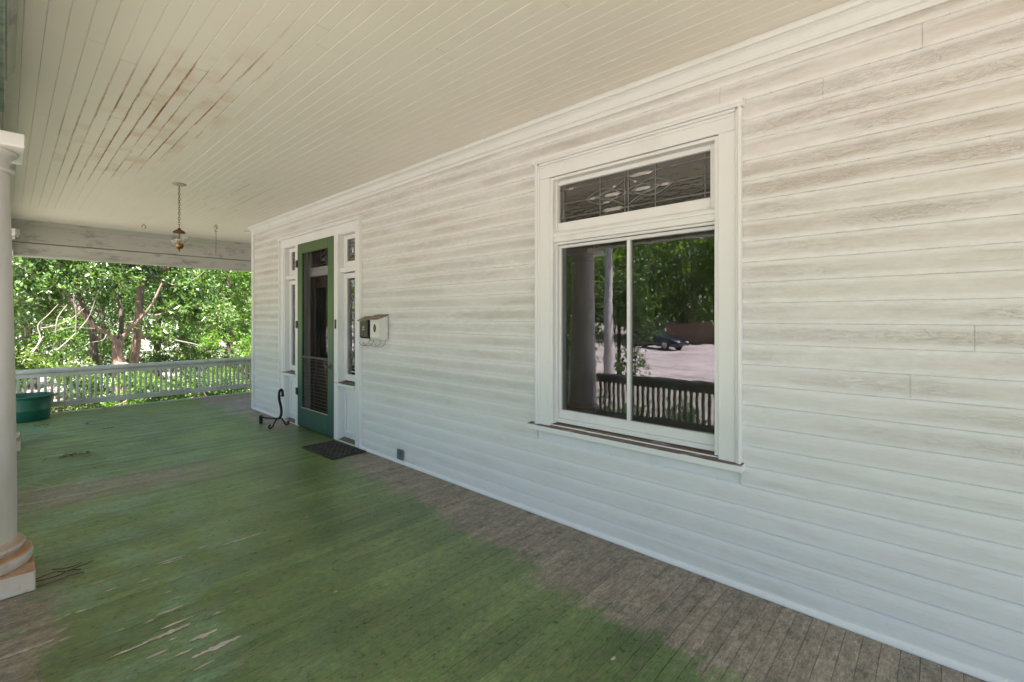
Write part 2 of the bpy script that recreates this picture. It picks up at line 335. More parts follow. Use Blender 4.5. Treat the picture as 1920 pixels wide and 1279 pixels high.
# ------------------------------------------------------------------ mesh helpers
def link(name, me, mat, parent=None, loc=None):
    o = bpy.data.objects.new(name, me)
    if mat is not None and not me.materials: me.materials.append(mat)
    col.objects.link(o)
    if parent is not None: o.parent = parent
    if loc is not None: o.location = loc
    return o
def tag(o, label, cat, group=None):
    o['label'] = label; o['category'] = cat
    if group: o['group'] = group
    return o
def struct(o): o['kind'] = 'structure'; return o
def thing(name, label, cat, loc=(0, 0, 0), group=None, rz=0.):
    o = bpy.data.objects.new(name, None); col.objects.link(o); o.empty_display_size = .1
    o.location = loc; o.rotation_euler.z = rz
    return tag(o, label, cat, group)
def sub(name, parent, loc=(0, 0, 0)):
    o = bpy.data.objects.new(name, None); col.objects.link(o); o.parent = parent; o.location = loc; o.empty_display_size = .1
    return o
def bm_box(bm, x0, x1, y0, y1, z0, z1, bev=0.):
    vs_ = [bm.verts.new(p) for p in ((x0,y0,z0),(x1,y0,z0),(x1,y1,z0),(x0,y1,z0),(x0,y0,z1),(x1,y0,z1),(x1,y1,z1),(x0,y1,z1))]
    fs = [bm.faces.new([vs_[i] for i in q]) for q in ((3,2,1,0),(4,5,6,7),(0,1,5,4),(1,2,6,5),(2,3,7,6),(3,0,4,7))]
    if bev:
        es = list({e for f in fs for e in f.edges})
        bmesh.ops.bevel(bm, geom=es, offset=bev, segments=1, affect='EDGES', profile=.5)
def to_mesh(bm, name, smooth=False):
    bmesh.ops.recalc_face_normals(bm, faces=bm.faces)
    me = bpy.data.meshes.new(name); bm.to_mesh(me); bm.free()
    if smooth:
        for p in me.polygons: p.use_smooth = True
    return me
def box(name, x0, x1, y0, y1, z0, z1, mat, parent=None, bev=.002):
    bm = bmesh.new(); bm_box(bm, x0, x1, y0, y1, z0, z1, bev)
    return link(name, to_mesh(bm, name), M[mat], parent)
def boxes(name, lst, mat, parent=None, bev=.002):
    bm = bmesh.new()
    for b in lst: bm_box(bm, *b, bev)
    return link(name, to_mesh(bm, name), M[mat], parent)
def pieces(name, lst, mat, parent=None, bev=.002):
    for b in lst: box(name, *b, mat, parent, bev)
def prism(name, prof, a0, a1, axis, mat, parent=None, smooth=False):
    """Extrude a closed profile along x or y. prof: (u, z) with u = x when axis is y, u = y when axis is x."""
    bm = bmesh.new(); rings = []
    for a in (a0, a1):
        rings.append([bm.verts.new((u, a, z) if axis == 'y' else (a, u, z)) for u, z in prof])
    n = len(prof)
    for i in range(n): bm.faces.new((rings[0][i], rings[0][(i+1) % n], rings[1][(i+1) % n], rings[1][i]))
    bm.faces.new(rings[0][::-1]); bm.faces.new(rings[1])
    return link(name, to_mesh(bm, name), M[mat], parent)
def bm_lathe(bm, prof, n=32, c=(0, 0), cap=True):
    rings = [[bm.verts.new((c[0]+r*math.cos(2*math.pi*i/n), c[1]+r*math.sin(2*math.pi*i/n), z)) for i in range(n)] for r, z in prof]
    for a, b in zip(rings, rings[1:]):
        for i in range(n):
            f = bm.faces.new((a[i], a[(i+1) % n], b[(i+1) % n], b[i])); f.smooth = True
    if cap:
        for rg in (rings[0][::-1], rings[-1]): bm.faces.new([bm.verts.new(v.co) for v in rg])
def lathe(name, prof, mat, parent=None, n=32, loc=None, cap=True):
    bm = bmesh.new(); bm_lathe(bm, prof, n, cap=cap)
    return link(name, to_mesh(bm, name), M[mat], parent, loc)
def bm_tube(bm, pts, rad, n=7, closed=False):
    pts = [Vector(p) for p in pts]
    if not hasattr(rad, '__len__'): rad = [rad]*len(pts)
    rings = []; up = Vector((.31, .17, .93)).normalized(); N = len(pts)
    for i, p in enumerate(pts):
        if closed: t = pts[(i+1) % N]-pts[i-1]
        else: t = pts[min(i+1, N-1)]-pts[max(i-1, 0)]
        t.normalize(); a = t.cross(up)
        if a.length < .05: a = t.cross(Vector((1, 0, 0)))
        a.normalize(); b = t.cross(a)
        rings.append([bm.verts.new(p+(a*math.cos(2*math.pi*k/n)+b*math.sin(2*math.pi*k/n))*rad[i]) for k in range(n)])
    pr = list(zip(rings, rings[1:]))
    if closed: pr.append((rings[-1], rings[0]))
    for r0, r1 in pr:
        for k in range(n):
            f = bm.faces.new((r0[k], r0[(k+1) % n], r1[(k+1) % n], r1[k])); f.smooth = True
    if not closed:
        for rg in (rings[0][::-1], rings[-1]): bm.faces.new([bm.verts.new(v.co) for v in rg])
def tube(name, pts, rad, mat, parent=None, n=7, closed=False):
    bm = bmesh.new(); bm_tube(bm, pts, rad, n, closed)
    return link(name, to_mesh(bm, name), M[mat], parent)
def smooth_path(pts, k=4):
    P = [Vector(p) for p in pts]; out = []
    for i in range(len(P)-1):
        p0, p1, p2, p3 = P[max(i-1, 0)], P[i], P[i+1], P[min(i+2, len(P)-1)]
        for j in range(k):
            t = j/k
            out.append(.5*((2*p1)+(p2-p0)*t+(2*p0-5*p1+4*p2-p3)*t*t+(3*p1-p0-3*p2+p3)*t**3))
    return out+[P[-1]]
def raw_mesh(name, verts, faces_flat, n_per):
    me = bpy.data.meshes.new(name)
    nf = len(faces_flat)//n_per
    me.vertices.add(len(verts)); me.vertices.foreach_set('co', np.asarray(verts, dtype=np.float32).ravel())
    me.loops.add(len(faces_flat)); me.loops.foreach_set('vertex_index', np.asarray(faces_flat, dtype=np.int32))
    me.polygons.add(nf); me.polygons.foreach_set('loop_start', np.arange(0, nf*n_per, n_per, dtype=np.int32))
    me.update(calc_edges=True); me.validate(); return me

# ================================================================== SETTING
# ground, drive
GZ = -.75
bm = bmesh.new()
bmesh.ops.create_grid(bm, x_segments=60, y_segments=60, size=400)
for v in bm.verts: v.co.z = GZ
ground = struct(link('ground', to_mesh(bm, 'ground'), M['ground']))
drive = struct(box('driveway', -35, -12.6, -60, 70, GZ-.2, GZ+.02, 'concrete', bev=0))

# ------------------------------------------------------------------ porch floor, board by board
floor = struct(box('porch_floor', -3.06, 5.5, -4.5, 9.93, -.16, -.024, 'beam', bev=.004))
bm = bmesh.new(); bm_box(bm, -3.10, 0.0, -.0320, .0320, -.023, 0, .0014); board_me = to_mesh(bm, 'floor_board')
board_me.materials.append(M['floor'])
bm = bmesh.new(); bm_box(bm, -3.10, 5.5, -.0320, .0320, -.023, 0, .0014); board_long = to_mesh(bm, 'floor_board'); board_long.materials.append(M['floor'])
k0, k1 = int(-4.5/.065), int(9.93/.065)
for k in range(k0, k1):
    y = (k+.5)*.065
    o = link('floor_board', board_long if y > 8.2 else board_me, None, floor, (random.uniform(-.004, .004), y, random.uniform(-.0016, .0004)))
    o.rotation_euler = (random.uniform(-.006, .006), 0, random.uniform(-.0002, .0002))
prism('floor_nosing', [(9.925, -.06), (9.965, -.06), (9.975, -.02), (9.965, .004), (9.925, .004)], -3.1, 5.5, 'x', 'rail', floor)

# paint chips: bare wood where the green paint has flaked off, long along the boards
CH = [(-2.01,3.4,.14),(-2.02,3.32,.12),(-1.64,3.34,.25),(-1.84,3.38,.07),(-2.34,3.43,.06),(-2.3,3.3,.05),(-2.16,3.23,.07),(-2.43,3.18,.04),(-2.48,3.12,.03),(-2.1,2.99,.03),(-2.08,2.88,.03),(-2.13,2.8,.11),(-2.13,2.68,.13),(-2.18,2.62,.18),(-2.32,2.66,.13),(-2.22,2.74,.04),(-2.32,2.82,.03),(-2.07,2.51,.11),(-2.24,2.49,.08),(-2.16,2.42,.06),(-2.05,2.34,.19),(-2.12,2.23,.08),(-2.62,2.94,.17),(-2.5,2.9,.05),(-2.3,6.04,.08),(-2.61,4.8,.05),(-2.17,2.56,.03),(-1.98,2.64,.03),(-2.53,4.2,.03),(-2.58,5.61,.09),(-2.42,5.62,.26),(-2.43,5.23,.24),(-2.43,4.84,.12),(-.93,1.03,.03),(-1.5,2.35,.02),(-1.2,3.4,.03)]
wide = {13, 17, 20, 22}
bm = bmesh.new()
def chip(x, y, L, w):
    y = (math.floor(y/.065)+random.choice((.12, .25, .8)))*.065
    n = max(3, int(L/.014)); top, bot = [], []
    for i in range(n+1):
        t = i/n; u = x-L/2+L*t; e = math.sin(math.pi*(t*.94+.03))**.55
        top.append(bm.verts.new((u, y+w*e*random.uniform(.25, 1)*.5, .0012))); bot.append(bm.verts.new((u, y-w*e*random.uniform(.25, 1)*.5, .0012)))
    for i in range(n): bm.faces.new((bot[i], bot[i+1], top[i+1], top[i]))
for i, (x, y, L) in enumerate(CH): chip(x, y, L, .042 if i in wide else .021)
for _ in range(46): chip(random.gauss(-2.15, .28), random.uniform(2.2, 6.2), random.uniform(.012, .05), random.uniform(.003, .009))
for _ in range(26): chip(random.uniform(-2.6, -1.4), random.gauss(5.25, .3), random.uniform(.03, .16), random.uniform(.004, .010))
for _ in range(40): chip(random.uniform(-2.3, -.5), random.uniform(1., 6.5), random.uniform(.005, .014), random.uniform(.0015, .004))
o = link('paint_chips', to_mesh(bm, 'paint_chips'), M['chip'], floor); o['kind'] = 'stuff'

# ------------------------------------------------------------------ ceiling, board by board
CZ = 2.895
ceil = struct(box('porch_ceiling', -3.42, 5.5, -4.5, 10.42, CZ+.024, CZ+.05, 'ceiling', bev=0))
bm = bmesh.new(); w = .0371
prof = [(-w, .02), (-w, .0024), (-w+.0026, 0), (w-.0026, 0), (w, .0024), (w, .02)]
rings = [[bm.verts.new((u, a, z)) for u, z in prof] for a in (0, 1)]
for i in range(6): bm.faces.new((rings[0][i], rings[0][(i+1) % 6], rings[1][(i+1) % 6], rings[1][i]))
bm.faces.new(rings[0][::-1]); bm.faces.new(rings[1]); cb = to_mesh(bm, 'ceiling_board'); cb.materials.append(M['ceiling'])
TURN = 8.62
def ceiling_run(x, ya, yb, loose=0.):
    o = link('ceiling_board', cb, None, ceil, (x, ya+.0012, CZ+random.uniform(-.0003, .0003)-loose)); o.scale = (1, yb-ya-.0024, 1)
    o.rotation_euler = (0, random.uniform(-.008, .008), 0)
for k in range(38):
    x = -2.85+(k+.5)*.075
    cuts = [-4.5]; y = random.uniform(-1.5, 1.5)
    while y < TURN-.8:
        cuts.append(y); y += random.uniform(2.2, 3.6)
    cuts.append(TURN)
    for a, b in zip(cuts, cuts[1:]):
        lo = random.choice((0, .0008, .0028)) if (-2.3 < x < -1.6 and b > 3.5 and a < 6) else 0
        ceiling_run(x, a, b, lo)
# beyond the house corner the boards run the other way
for k in range(17):
    y = TURN+.004+(k+.5)*.0755
    if y > 9.9: break
    o = link('ceiling_board', cb, None, ceil, (5.4, y, CZ+random.uniform(-.0004, .0004))); o.rotation_euler = (0, 0, R(90)); o.scale = (1, 8.3, 1)

# ================================================================== HOUSE
house = thing('house', 'old white lap-sided house wall with a window and a green screen door', 'house', (0, 0, 0))
# sheathing behind the boards, with the window and door openings left free
WY0, WY1, WZ0, WZ1 = .903, 2.076, .675, 2.455
DY0, DY1, DZ1 = 4.84, 6.84, 2.45
boxes('wall', [(.006, .16, -4.5, WY0, -.7, 2.9), (.006, .16, WY0, WY1, -.7, WZ0), (.006, .16, WY0, WY1, WZ1, 2.9), (.006, .16, WY1, DY0, -.7, 2.9),
               (.006, .16, DY0, DY1, DZ1, 2.9), (.006, .16, DY0, DY1, -.7, -.03), (.006, .16, DY1, 8.1, -.7, 2.9), (.16, 6, 8.0, 8.1, -.7, 2.9), (.16, 6, -4.5, -4.4, -.7, 2.9), (5.9, 6, -4.4, 8.0, -.7, 2.9)], 'trim', house, bev=0)
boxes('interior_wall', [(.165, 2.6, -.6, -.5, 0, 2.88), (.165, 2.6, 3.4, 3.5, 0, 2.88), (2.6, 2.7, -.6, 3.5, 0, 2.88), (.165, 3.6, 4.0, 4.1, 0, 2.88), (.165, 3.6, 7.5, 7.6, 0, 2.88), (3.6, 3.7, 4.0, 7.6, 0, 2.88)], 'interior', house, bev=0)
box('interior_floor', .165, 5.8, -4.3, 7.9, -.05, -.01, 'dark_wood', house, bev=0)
roof = boxes('roof', [(-3.48, 6.4, -4.6, 10.48, CZ+.06, CZ+.16)], 'roofing', house, bev=.004)  # unseen slab above the ceiling boards, added to block light
# siding
def sid_mesh():
    bm = bmesh.new()
    prof = [(.004, .0), (-.0068, .0), (-.0098, .0020), (-.0106, .006), (-.0112, .030), (-.0104, .058), (-.0084, .076), (-.0058, .090), (-.0036, .101), (-.0020, .1085), (-.0012, .1125), (.004, .1135)]
    rings = [[bm.verts.new((u, a, z)) for u, z in prof] for a in (0, 1)]; n = len(prof)
    for i in range(n):
        f = bm.faces.new((rings[0][i], rings[0][(i+1) % n], rings[1][(i+1) % n], rings[1][i])); f.smooth = False
    bm.faces.new(rings[0][::-1]); bm.faces.new(rings[1])
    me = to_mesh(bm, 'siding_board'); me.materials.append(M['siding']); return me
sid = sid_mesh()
joints = {1: [1.16], 2: [2.6], 23: [.42], 24: [.06, .9], 22: [3.55], 25: [2.9], 12: [-.1], 7: [3.1], 16: [3.4], 10: [.1], 4: [3.9]}
row = 0
while True:
    zb = Z0+row*PITCH
    if zb > 2.80: break
    holes = []
    if zb+PITCH > .64 and zb < 2.60: holes.append((.79, 2.205))
    if zb < 2.56: holes.append((4.725, 6.955))
    spans = []; y = -4.5
    for a, b in holes: spans.append((y, a)); y = b
    spans.append((y, 8.03))
    cuts = joints.get(row, [])+[random.uniform(-4, -1.2), random.choice((7.4, 3.0, 3.8, 2.5))]
    for a, b in spans:
        ys = sorted([a, b]+[c for c in cuts if a+.3 < c < b-.3])
        for p, q in zip(ys, ys[1:]):
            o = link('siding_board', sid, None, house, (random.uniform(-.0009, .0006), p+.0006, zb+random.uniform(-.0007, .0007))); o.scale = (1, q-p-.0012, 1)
            o.rotation_euler = (0, random.uniform(-.004, .004), 0)
    row += 1
# cornice, base shoe and corner board
cp = [(.0, 2.772), (-.020, 2.772), (-.022, 2.795), (-.020, 2.799), (-.032, 2.803), (-.034, 2.812), (-.032, 2.816), (-.036, 2.832), (-.046, 2.848), (-.060, 2.857), (-.059, 2.861), (-.074, 2.864), (-.080, 2.878), (-.078, CZ-.0015), (.0, CZ-.0015)]
prism('crown_molding', cp, -4.5, 8.12, 'y', 'trim', house)
prism('base_shoe', [(.0, .001), (-.034, .001), (-.034, .010), (-.030, .020), (-.021, .027), (-.0, .029)], -4.5, 4.718, 'y', 'trim', house)
prism('base_shoe', [(.0, .001), (-.034, .001), (-.034, .010), (-.030, .020), (-.021, .027), (-.0, .029)], 6.962, 8.045, 'y', 'trim', house)
boxes('corner_board', [(-.022, .10, 8.045, 8.13, 0.001, 2.80)], 'trim', house, bev=.003)

# leaded glass came patterns -------------------------------------------------
def ell(cy, cz, a, b, t0=0, t1=360, n=18): return [(cy+a*math.cos(R(t0+(t1-t0)*i/n)), cz+b*math.sin(R(t0+(t1-t0)*i/n))) for i in range(n+1)]
def cames(name, lines, x, parent, r=.0044):
    bm = bmesh.new()
    for ln in lines: bm_tube(bm, [(x, p[0], p[1]) for p in ln], r, 6)
    return link(name, to_mesh(bm, name), M['lead'], parent)
def transom_pattern(a, b, c, d, i=.035):
    m = (a+b)/2; h = (c+d)/2; L = [[(a, c+i), (b, c+i)], [(a, d-i), (b, d-i)], [(a+i, c), (a+i, d)], [(b-i, c), (b-i, d)]]
    q = (b-a)*.185
    for y in (m-q, m+q): L.append([(y, c), (y, d)])
    L += [[(m-.012, c), (m-.012, d)], [(m+.012, c), (m+.012, d)]]
    for s in (-1, 1):
        L.append([(m+s*(q+.02), h), (m+s*((b-a)/2-i), h)])
        up = [(m+s*.012+s*(q*1.35)*t, h+s_*(.085*(1-t)**2)) for s_ in (1,) for t in [j/12 for j in range(13)]]
        dn = [(p[0], 2*h-p[1]) for p in up]; L += [up, dn]
        L.append(ell(m+s*q*.55, h, q*.52, .030))
        L.append([(m+s*(q*.2+q*1.35*t), h+.052*math.sin(math.pi*t)) for t in [j/10 for j in range(11)]])
        L.append([(m+s*(q*.2+q*1.35*t), h-.052*math.sin(math.pi*t)) for t in [j/10 for j in range(11)]])
    return L
def light_pattern(a, b, c, d):
    L = [[(a+.028, c), (a+.028, d)], [(b-.028, c), (b-.028, d)]]; m = (a+b)/2; H = d-c; w = (b-a)/2-.03
    for z in (c+.03, c+.075, d-.03, d-.075): L.append([(a, z), (b, z)])
    if H > .5:
        for zc in (c+H*.28, c+H*.5, c+H*.72):
            L.append(ell(m, zc, w*.55, .07)); L.append([(m-w*.95, zc), (m+w*.95, zc)])
        for s in (-1, 1):
            L.append([(m+s*w*.8*math.cos(math.pi*3*t), c+.075+(H-.15)*t) for t in [j/40 for j in range(41)]])
    else:
        L.append(ell(m, (c+d)/2, w*.6, H*.2)); L.append([(m, c+.075), (m, d-.075)])
    return L
def bevels(name, lst, x, parent):
    """Small bevelled glass jewels set in the leading: faceted, glossy."""
    U = ((-1, 0), (-.6, -1), (.6, -1), (1, 0), (.6, 1), (-.6, 1))
    for cy_, cz_, a, b in lst:
        bm = bmesh.new()
        ring = [bm.verts.new((x, cy_+u*a, cz_+v*b)) for u, v in U]; top = [bm.verts.new((x-.006, cy_+u*a*.55, cz_+v*b*.45)) for u, v in U]
        for i in range(6): bm.faces.new((ring[i], ring[(i+1) % 6], top[(i+1) % 6], top[i]))
        bm.faces.new(top); link(name, to_mesh(bm, name), M['bevel'], parent)
g = G('bevelled_glass'); M['bevel'] = g.done(g.bsdf((.42, .40, .38), .06, spec=1.0, Coat__Weight=.6))  # pale opaque base stands in for light caught by the glass facets

# ------------------------------------------------------------------ window
win = sub('window', house)
pieces('casing', [(-.028, .005, .80, .902, .672, 2.46), (-.028, .005, 2.077, 2.18, .672, 2.46), (-.0285, .005, .80, 2.18, 2.461, 2.572)], 'trim', win)
pieces('back_band', [(-.046, .005, .783, .799, .672, 2.575), (-.038, -.0275, .799, .812, .672, 2.56), (-.046, .005, 2.181, 2.204, .672, 2.575), (-.038, -.0275, 2.168, 2.181, .672, 2.56)], 'trim', win, bev=.003)
hp = [(.0, 2.574), (-.05, 2.574), (-.054, 2.582), (-.062, 2.59), (-.066, 2.606), (.0, 2.612)]
prism('head_cap', hp, .770, 2.222, 'y', 'trim', win)
pieces('head_band', [(-.040, -.0287, .813, 2.167, 2.556, 2.573), (-.035, -.0287, .813, 2.167, 2.535, 2.555)], 'trim', win, bev=.003)
pieces('jamb', [(-.02, .15, .9025, .925, .69, 2.455), (-.02, .15, 2.054, 2.0765, .69, 2.455), (-.02, .15, .925, 2.054, 2.437, 2.4555)], 'trim', win, bev=.001)
pieces('stop', [(.018, .034, .925, .938, .70, 2.437), (.018, .034, 2.041, 2.054, .70, 2.437)], 'trim', win, bev=.001)
# sill with a sloping weathered top and a raised rib
prism('sill', [(.15, .640), (-.062, .634), (-.064, .668), (-.012, .676), (-.010, .682), (-.004, .683), (-.002, .679), (.06, .692), (.15, .70)], .772, 2.262, 'y', 'sill', win)
# transom sash
pieces('transom_sash', [(.03, .075, .926, .966, 2.068, 2.436), (.03, .075, 2.06, 2.053+.0005, 2.068, 2.436) if False else (.03, .075, 2.04, 2.0535, 2.068, 2.436), (.0305, .0745, .966, 2.04, 2.068, 2.135), (.0305, .0745, .966, 2.04, 2.405, 2.436)], 'trim', win, bev=.003)
ts = box('transom_pane', .053, .056, .966, 2.04, 2.135, 2.405, 'leaded', win, bev=0)
ty0, ty1, tz0, tz1 = .966, 2.04, 2.135, 2.405
cames('leading', transom_pattern(ty0, ty1, tz0, tz1), .050, win)
tm, th_ = (ty0+ty1)/2, (tz0+tz1)/2
bevels('bevelled_jewel', [(tm-.1, th_+.095, .085, .012), (tm+.1, th_-.098, .085, .012), (tm-.11, th_, .06, .012), (tm+.11, th_, .06, .012), (tm-.26, th_, .035, .010), (tm+.26, th_, .03, .010), (tm+.09, th_+.05, .016, .010), (tm-.06, th_+.055, .014, .010), (tm+.15, th_-.045, .03, .009), (ty1-.1, th_+.1, .03, .008)], .0505, win)
pieces('transom_bar', [(-.006, .12, .925, 2.054, 1.992, 2.062), (-.016, -.0055, .925, 2.054, 2.030, 2.052), (.010, .03, .925, 2.054, 1.975, 1.9915)], 'trim', win, bev=.003)
# lower sash of two side-by-side panes
pieces('sash', [(.04, .08, .926, .945, .725, 1.975), (.04, .08, 2.026, 2.053, .725, 1.975), (.0405, .0795, .945, 2.026, .725, .785), (.0405, .0795, .945, 2.026, 1.953, 1.975), ], 'trim', win, bev=.003)
box('muntin', .036, .078, 1.474, 1.496, .785, 1.953, 'trim', win, bev=.003)
box('pane', .060, .063, .945, 1.474, .785, 1.953, 'glass', win, bev=0)
box('pane', .0585, .0615, 1.496, 2.026, .785, 1.953, 'glass', win, bev=0)
box('sash_rail', .03, .09, .926, 2.053, .694, .7245, 'trim', win, bev=.002)
def hook_nail(y, z):
    return lathe('catch', [(.004, -.006), (.006, -.003), (.004, .003), (.002, .006)], 'white_plastic', win, 8, (.0, y, z))
hook_nail(.965, 2.07); hook_nail(2.03, 2.055)
# ------------------------------------------------------------------ door surround with sidelights
door = sub('door_surround', house)
pieces('casing', [(-.028, .005, 4.74, 4.84, .001, 2.435), (-.028, .005, 6.84, 6.94, .001, 2.435), (-.0285, .005, 4.74, 6.94, 2.436, 2.545)], 'trim', door)
pieces('back_band', [(-.048, .005, 4.718, 4.7395, .001, 2.552), (-.048, .005, 6.9405, 6.962, .001, 2.552)], 'trim', door, bev=.003)
prism('head_cap', [(.0, 2.546), (-.050, 2.546), (-.056, 2.556), (-.066, 2.566), (-.066, 2.580), (.0, 2.586)], 4.70, 6.98, 'y', 'trim', door)
pieces('mullion', [(-.030, .12, 5.24, 5.338, .001, 2.435), (-.030, .12, 6.342, 6.44, .001, 2.435)], 'trim', door)
pieces('jamb', [(-.018, .13, 4.8405, 4.862, .001, 2.449), (-.018, .13, 6.818, 6.8395, .001, 2.449), (-.018, .13, 4.862, 5.2395, 2.425, 2.449), (-.018, .13, 6.4405, 6.818, 2.425, 2.449), (-.018, .13, 5.3385, 6.3415, 2.4335, 2.449)], 'trim', door, bev=.001)
for (a, b) in ((4.862, 5.2395), (6.4405, 6.818)):
    pieces('sidelight_sash', [(.045, .085, a+.001, a+.075, .71, 1.975), (.045, .085, b-.075, b-.001, .71, 1.975), (.0455, .0845, a+.075, b-.075, .71, .785), (.0455, .0845, a+.075, b-.075, 1.915, 1.975),
                             (.045, .085, a+.001, a+.075, 2.05, 2.424), (.045, .085, b-.075, b-.001, 2.05, 2.424), (.0455, .0845, a+.075, b-.075, 2.05, 2.115), (.0455, .0845, a+.075, b-.075, 2.375, 2.424)], 'trim', door, bev=.003)
    boxes('sidelight_bar', [(.0, .12, a, b, 1.985, 2.04)], 'trim', door, bev=.003)
    box('sidelight_pane', .062, .065, a+.075, b-.075, .785, 1.915, 'glass', door, bev=0)
    box('sidelight_pane', .062, .065, a+.075, b-.075, 2.115, 2.375, 'leaded', door, bev=0)
    cames('leading', light_pattern(a+.075, b-.075, .785, 1.915)+light_pattern(a+.075, b-.075, 2.115, 2.375), .060, door)
    mm = (a+b)/2
    bevels('bevelled_jewel', [(mm, 2.245, .03, .035), (mm, 2.35, .04, .008), (mm, 2.14, .04, .008), (mm, 1.88, .05, .012), (mm, .82, .05, .012), (mm, 1.35, .03, .04)], .0595, door)
    prism('sidelight_sill', [(.12, .665), (-.052, .655), (-.054, .685), (.12, .706)], a-.045, b+.045, 'y', 'sill', door)
    boxes('lower_panel', [(.05, .09, a, b, .035, .664)], 'trim', door, bev=.002)
    pieces('panel_molding', [(.036, .0495, a+.05, b-.05, .10, .118), (.036, .0495, a+.05, b-.05, .56, .578), (.036, .0495, a+.05, a+.068, .1185, .5595), (.036, .0495, b-.068, b-.05, .1185, .5595)], 'trim', door, bev=.004)
    prism('panel_ledge', [(.09, .002), (-.026, .002), (-.028, .018), (.05, .034), (.09, .034)], a, b, 'y', 'sill', door)
prism('threshold', [(.16, .001), (-.01, .001), (-.012, .016), (.02, .024), (.16, .024)], 5.34, 6.34, 'y', 'dark_wood', door)
# inner door and its transom
pieces('inner_frame', [(.10, .16, 5.339, 5.39, .03, 2.43), (.10, .16, 6.29, 6.341, .03, 2.43), (.085, .17, 5.39, 6.29, 2.0, 2.07), (.10, .16, 5.39, 6.29, 2.075, 2.12), (.10, .16, 5.39, 6.29, 2.39, 2.43)], 'trim', door)
box('inner_transom_pane', .128, .131, 5.39, 6.29, 2.12, 2.39, 'leaded', door, bev=0)
cames('leading', transom_pattern(5.39, 6.29, 2.12, 2.39), .125, door)
bevels('bevelled_jewel', [(5.75, 2.30, .05, .014), (5.93, 2.21, .05, .014), (5.70, 2.26, .03, .012), (5.55, 2.33, .04, .01), (5.58, 2.2, .03, .01)], .1255, door)
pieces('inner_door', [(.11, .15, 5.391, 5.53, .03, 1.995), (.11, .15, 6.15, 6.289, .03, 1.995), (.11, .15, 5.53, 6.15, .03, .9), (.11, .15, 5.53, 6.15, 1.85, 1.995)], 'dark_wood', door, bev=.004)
box('inner_door_pane', .128, .131, 5.53, 6.15, .9, 1.85, 'glass', door, bev=0)

# ------------------------------------------------------------------ green screen door
sd = sub('screen_door', house)
sx0, sx1 = -.040, -.008
boxes('stile', [(sx0, sx1, 5.341, 5.475, .02, 2.430)], 'green_door', sd, bev=.004)
boxes('stile', [(sx0, sx1, 6.205, 6.339, .02, 2.430)], 'green_door', sd, bev=.004)
boxes('top_rail', [(sx0+.0006, sx1-.0006, 5.475, 6.205, 2.298, 2.430)], 'green_door', sd, bev=.003)
boxes('bottom_rail', [(sx0+.0006, sx1-.0006, 5.475, 6.205, .02, .265)], 'green_door', sd, bev=.003)
box('panel_bead', sx0-.004, sx0+.006, 5.475, 6.205, .266, .276, 'canopy', sd, bev=.002)
box('insect_screen', -.0205, -.0195, 5.475, 6.205, .265, 2.298, 'screen', sd, bev=0)
box('guard_rail', -.034, -.024, 5.475, 6.205, .925, .955, 'box_black', sd, bev=.002)
bm = bmesh.new()
for i in range(15):
    z = .30+i*.043
    bm_tube(bm, [(-.030+random.uniform(-.002, .002), 5.475+.73*j/6, z+random.uniform(-.004, .004)) for j in range(7)], .0019, 4)
for y in (5.52, 5.86, 6.15): bm_tube(bm, [(-.028, y+random.uniform(-.02, .02)*j, .28+.66*j/4) for j in range(5)], .0021, 4)
link('wire_guard', to_mesh(bm, 'wire_guard'), M['wire'], sd)
for z in (.47, 1.36, 2.17): boxes('hinge', [(sx0-.008, sx0-.001, 6.322, 6.385, z-.045, z+.045), (sx0-.014, sx0-.006, 6.334, 6.350, z-.05, z+.05)], 'black_plastic', sd, bev=.002)
bm = bmesh.new(); bm_lathe(bm, [(.005, 0), (.007, .018), (.014, .026), (.019, .038), (.015, .05), (.004, .054)], 16)
bmesh.ops.rotate(bm, verts=bm.verts, cent=(0, 0, 0), matrix=Matrix.Rotation(R(-90), 3, 'Y'))
kb = link('door_knob', to_mesh(bm, 'door_knob'), M['brass'], sd, (sx0, 5.41, .86))
boxes('latch_plate', [(sx0-.005, sx0-.0008, 5.39, 5.43, .82, .90)], 'black_plastic', sd, bev=.001)

# ------------------------------------------------------------------ beams
fb = thing('porch_beam', 'peeling grey beam along the open front of the porch, over the columns', 'beam', (0, 0, 0))
boxes('fascia', [(-2.95, -2.684, -4.5, 3.90, 2.612, CZ-.001)], 'beam_green', fb, bev=.004)
prism('crown_molding', [(-2.70, 2.80), (-2.678, 2.80), (-2.672, 2.825), (-2.66, 2.845), (-2.648, 2.86), (-2.645, CZ-.0015), (-2.70, CZ-.0015)], -4.5, 3.915, 'y', 'beam', fb)
boxes('lower_board', [(-2.93, -2.722, -4.5, 9.90, 2.425, 2.6115)], 'beam', fb, bev=.004)
boxes('set_back_fascia', [(-2.95, -2.775, 3.9005, 9.90, 2.612, CZ-.001)], 'beam', fb, bev=.004)
eb = thing('porch_beam', 'mildewed grey end beam spanning above the long white railing', 'beam', (0, 0, 0))
ebx0, ebx1 = -2.95, 5.5
prism('fascia', [(9.982, 2.572), (10.11, 2.572), (10.11, CZ-.001), (9.92, CZ-.001), (9.93, 2.878), (9.955, 2.860), (9.966, 2.842), (9.966, 2.832), (9.982, 2.826)], ebx0, ebx1, 'x', 'beam', eb)
boxes('lower_board', [(ebx0, ebx1, 9.976, 10.12, 2.395, 2.5565)], 'beam', eb, bev=.004)
boxes('drip_strip', [(ebx0, ebx1, 9.958, 10.13, 2.362, 2.3945)], 'rail', eb, bev=.004)

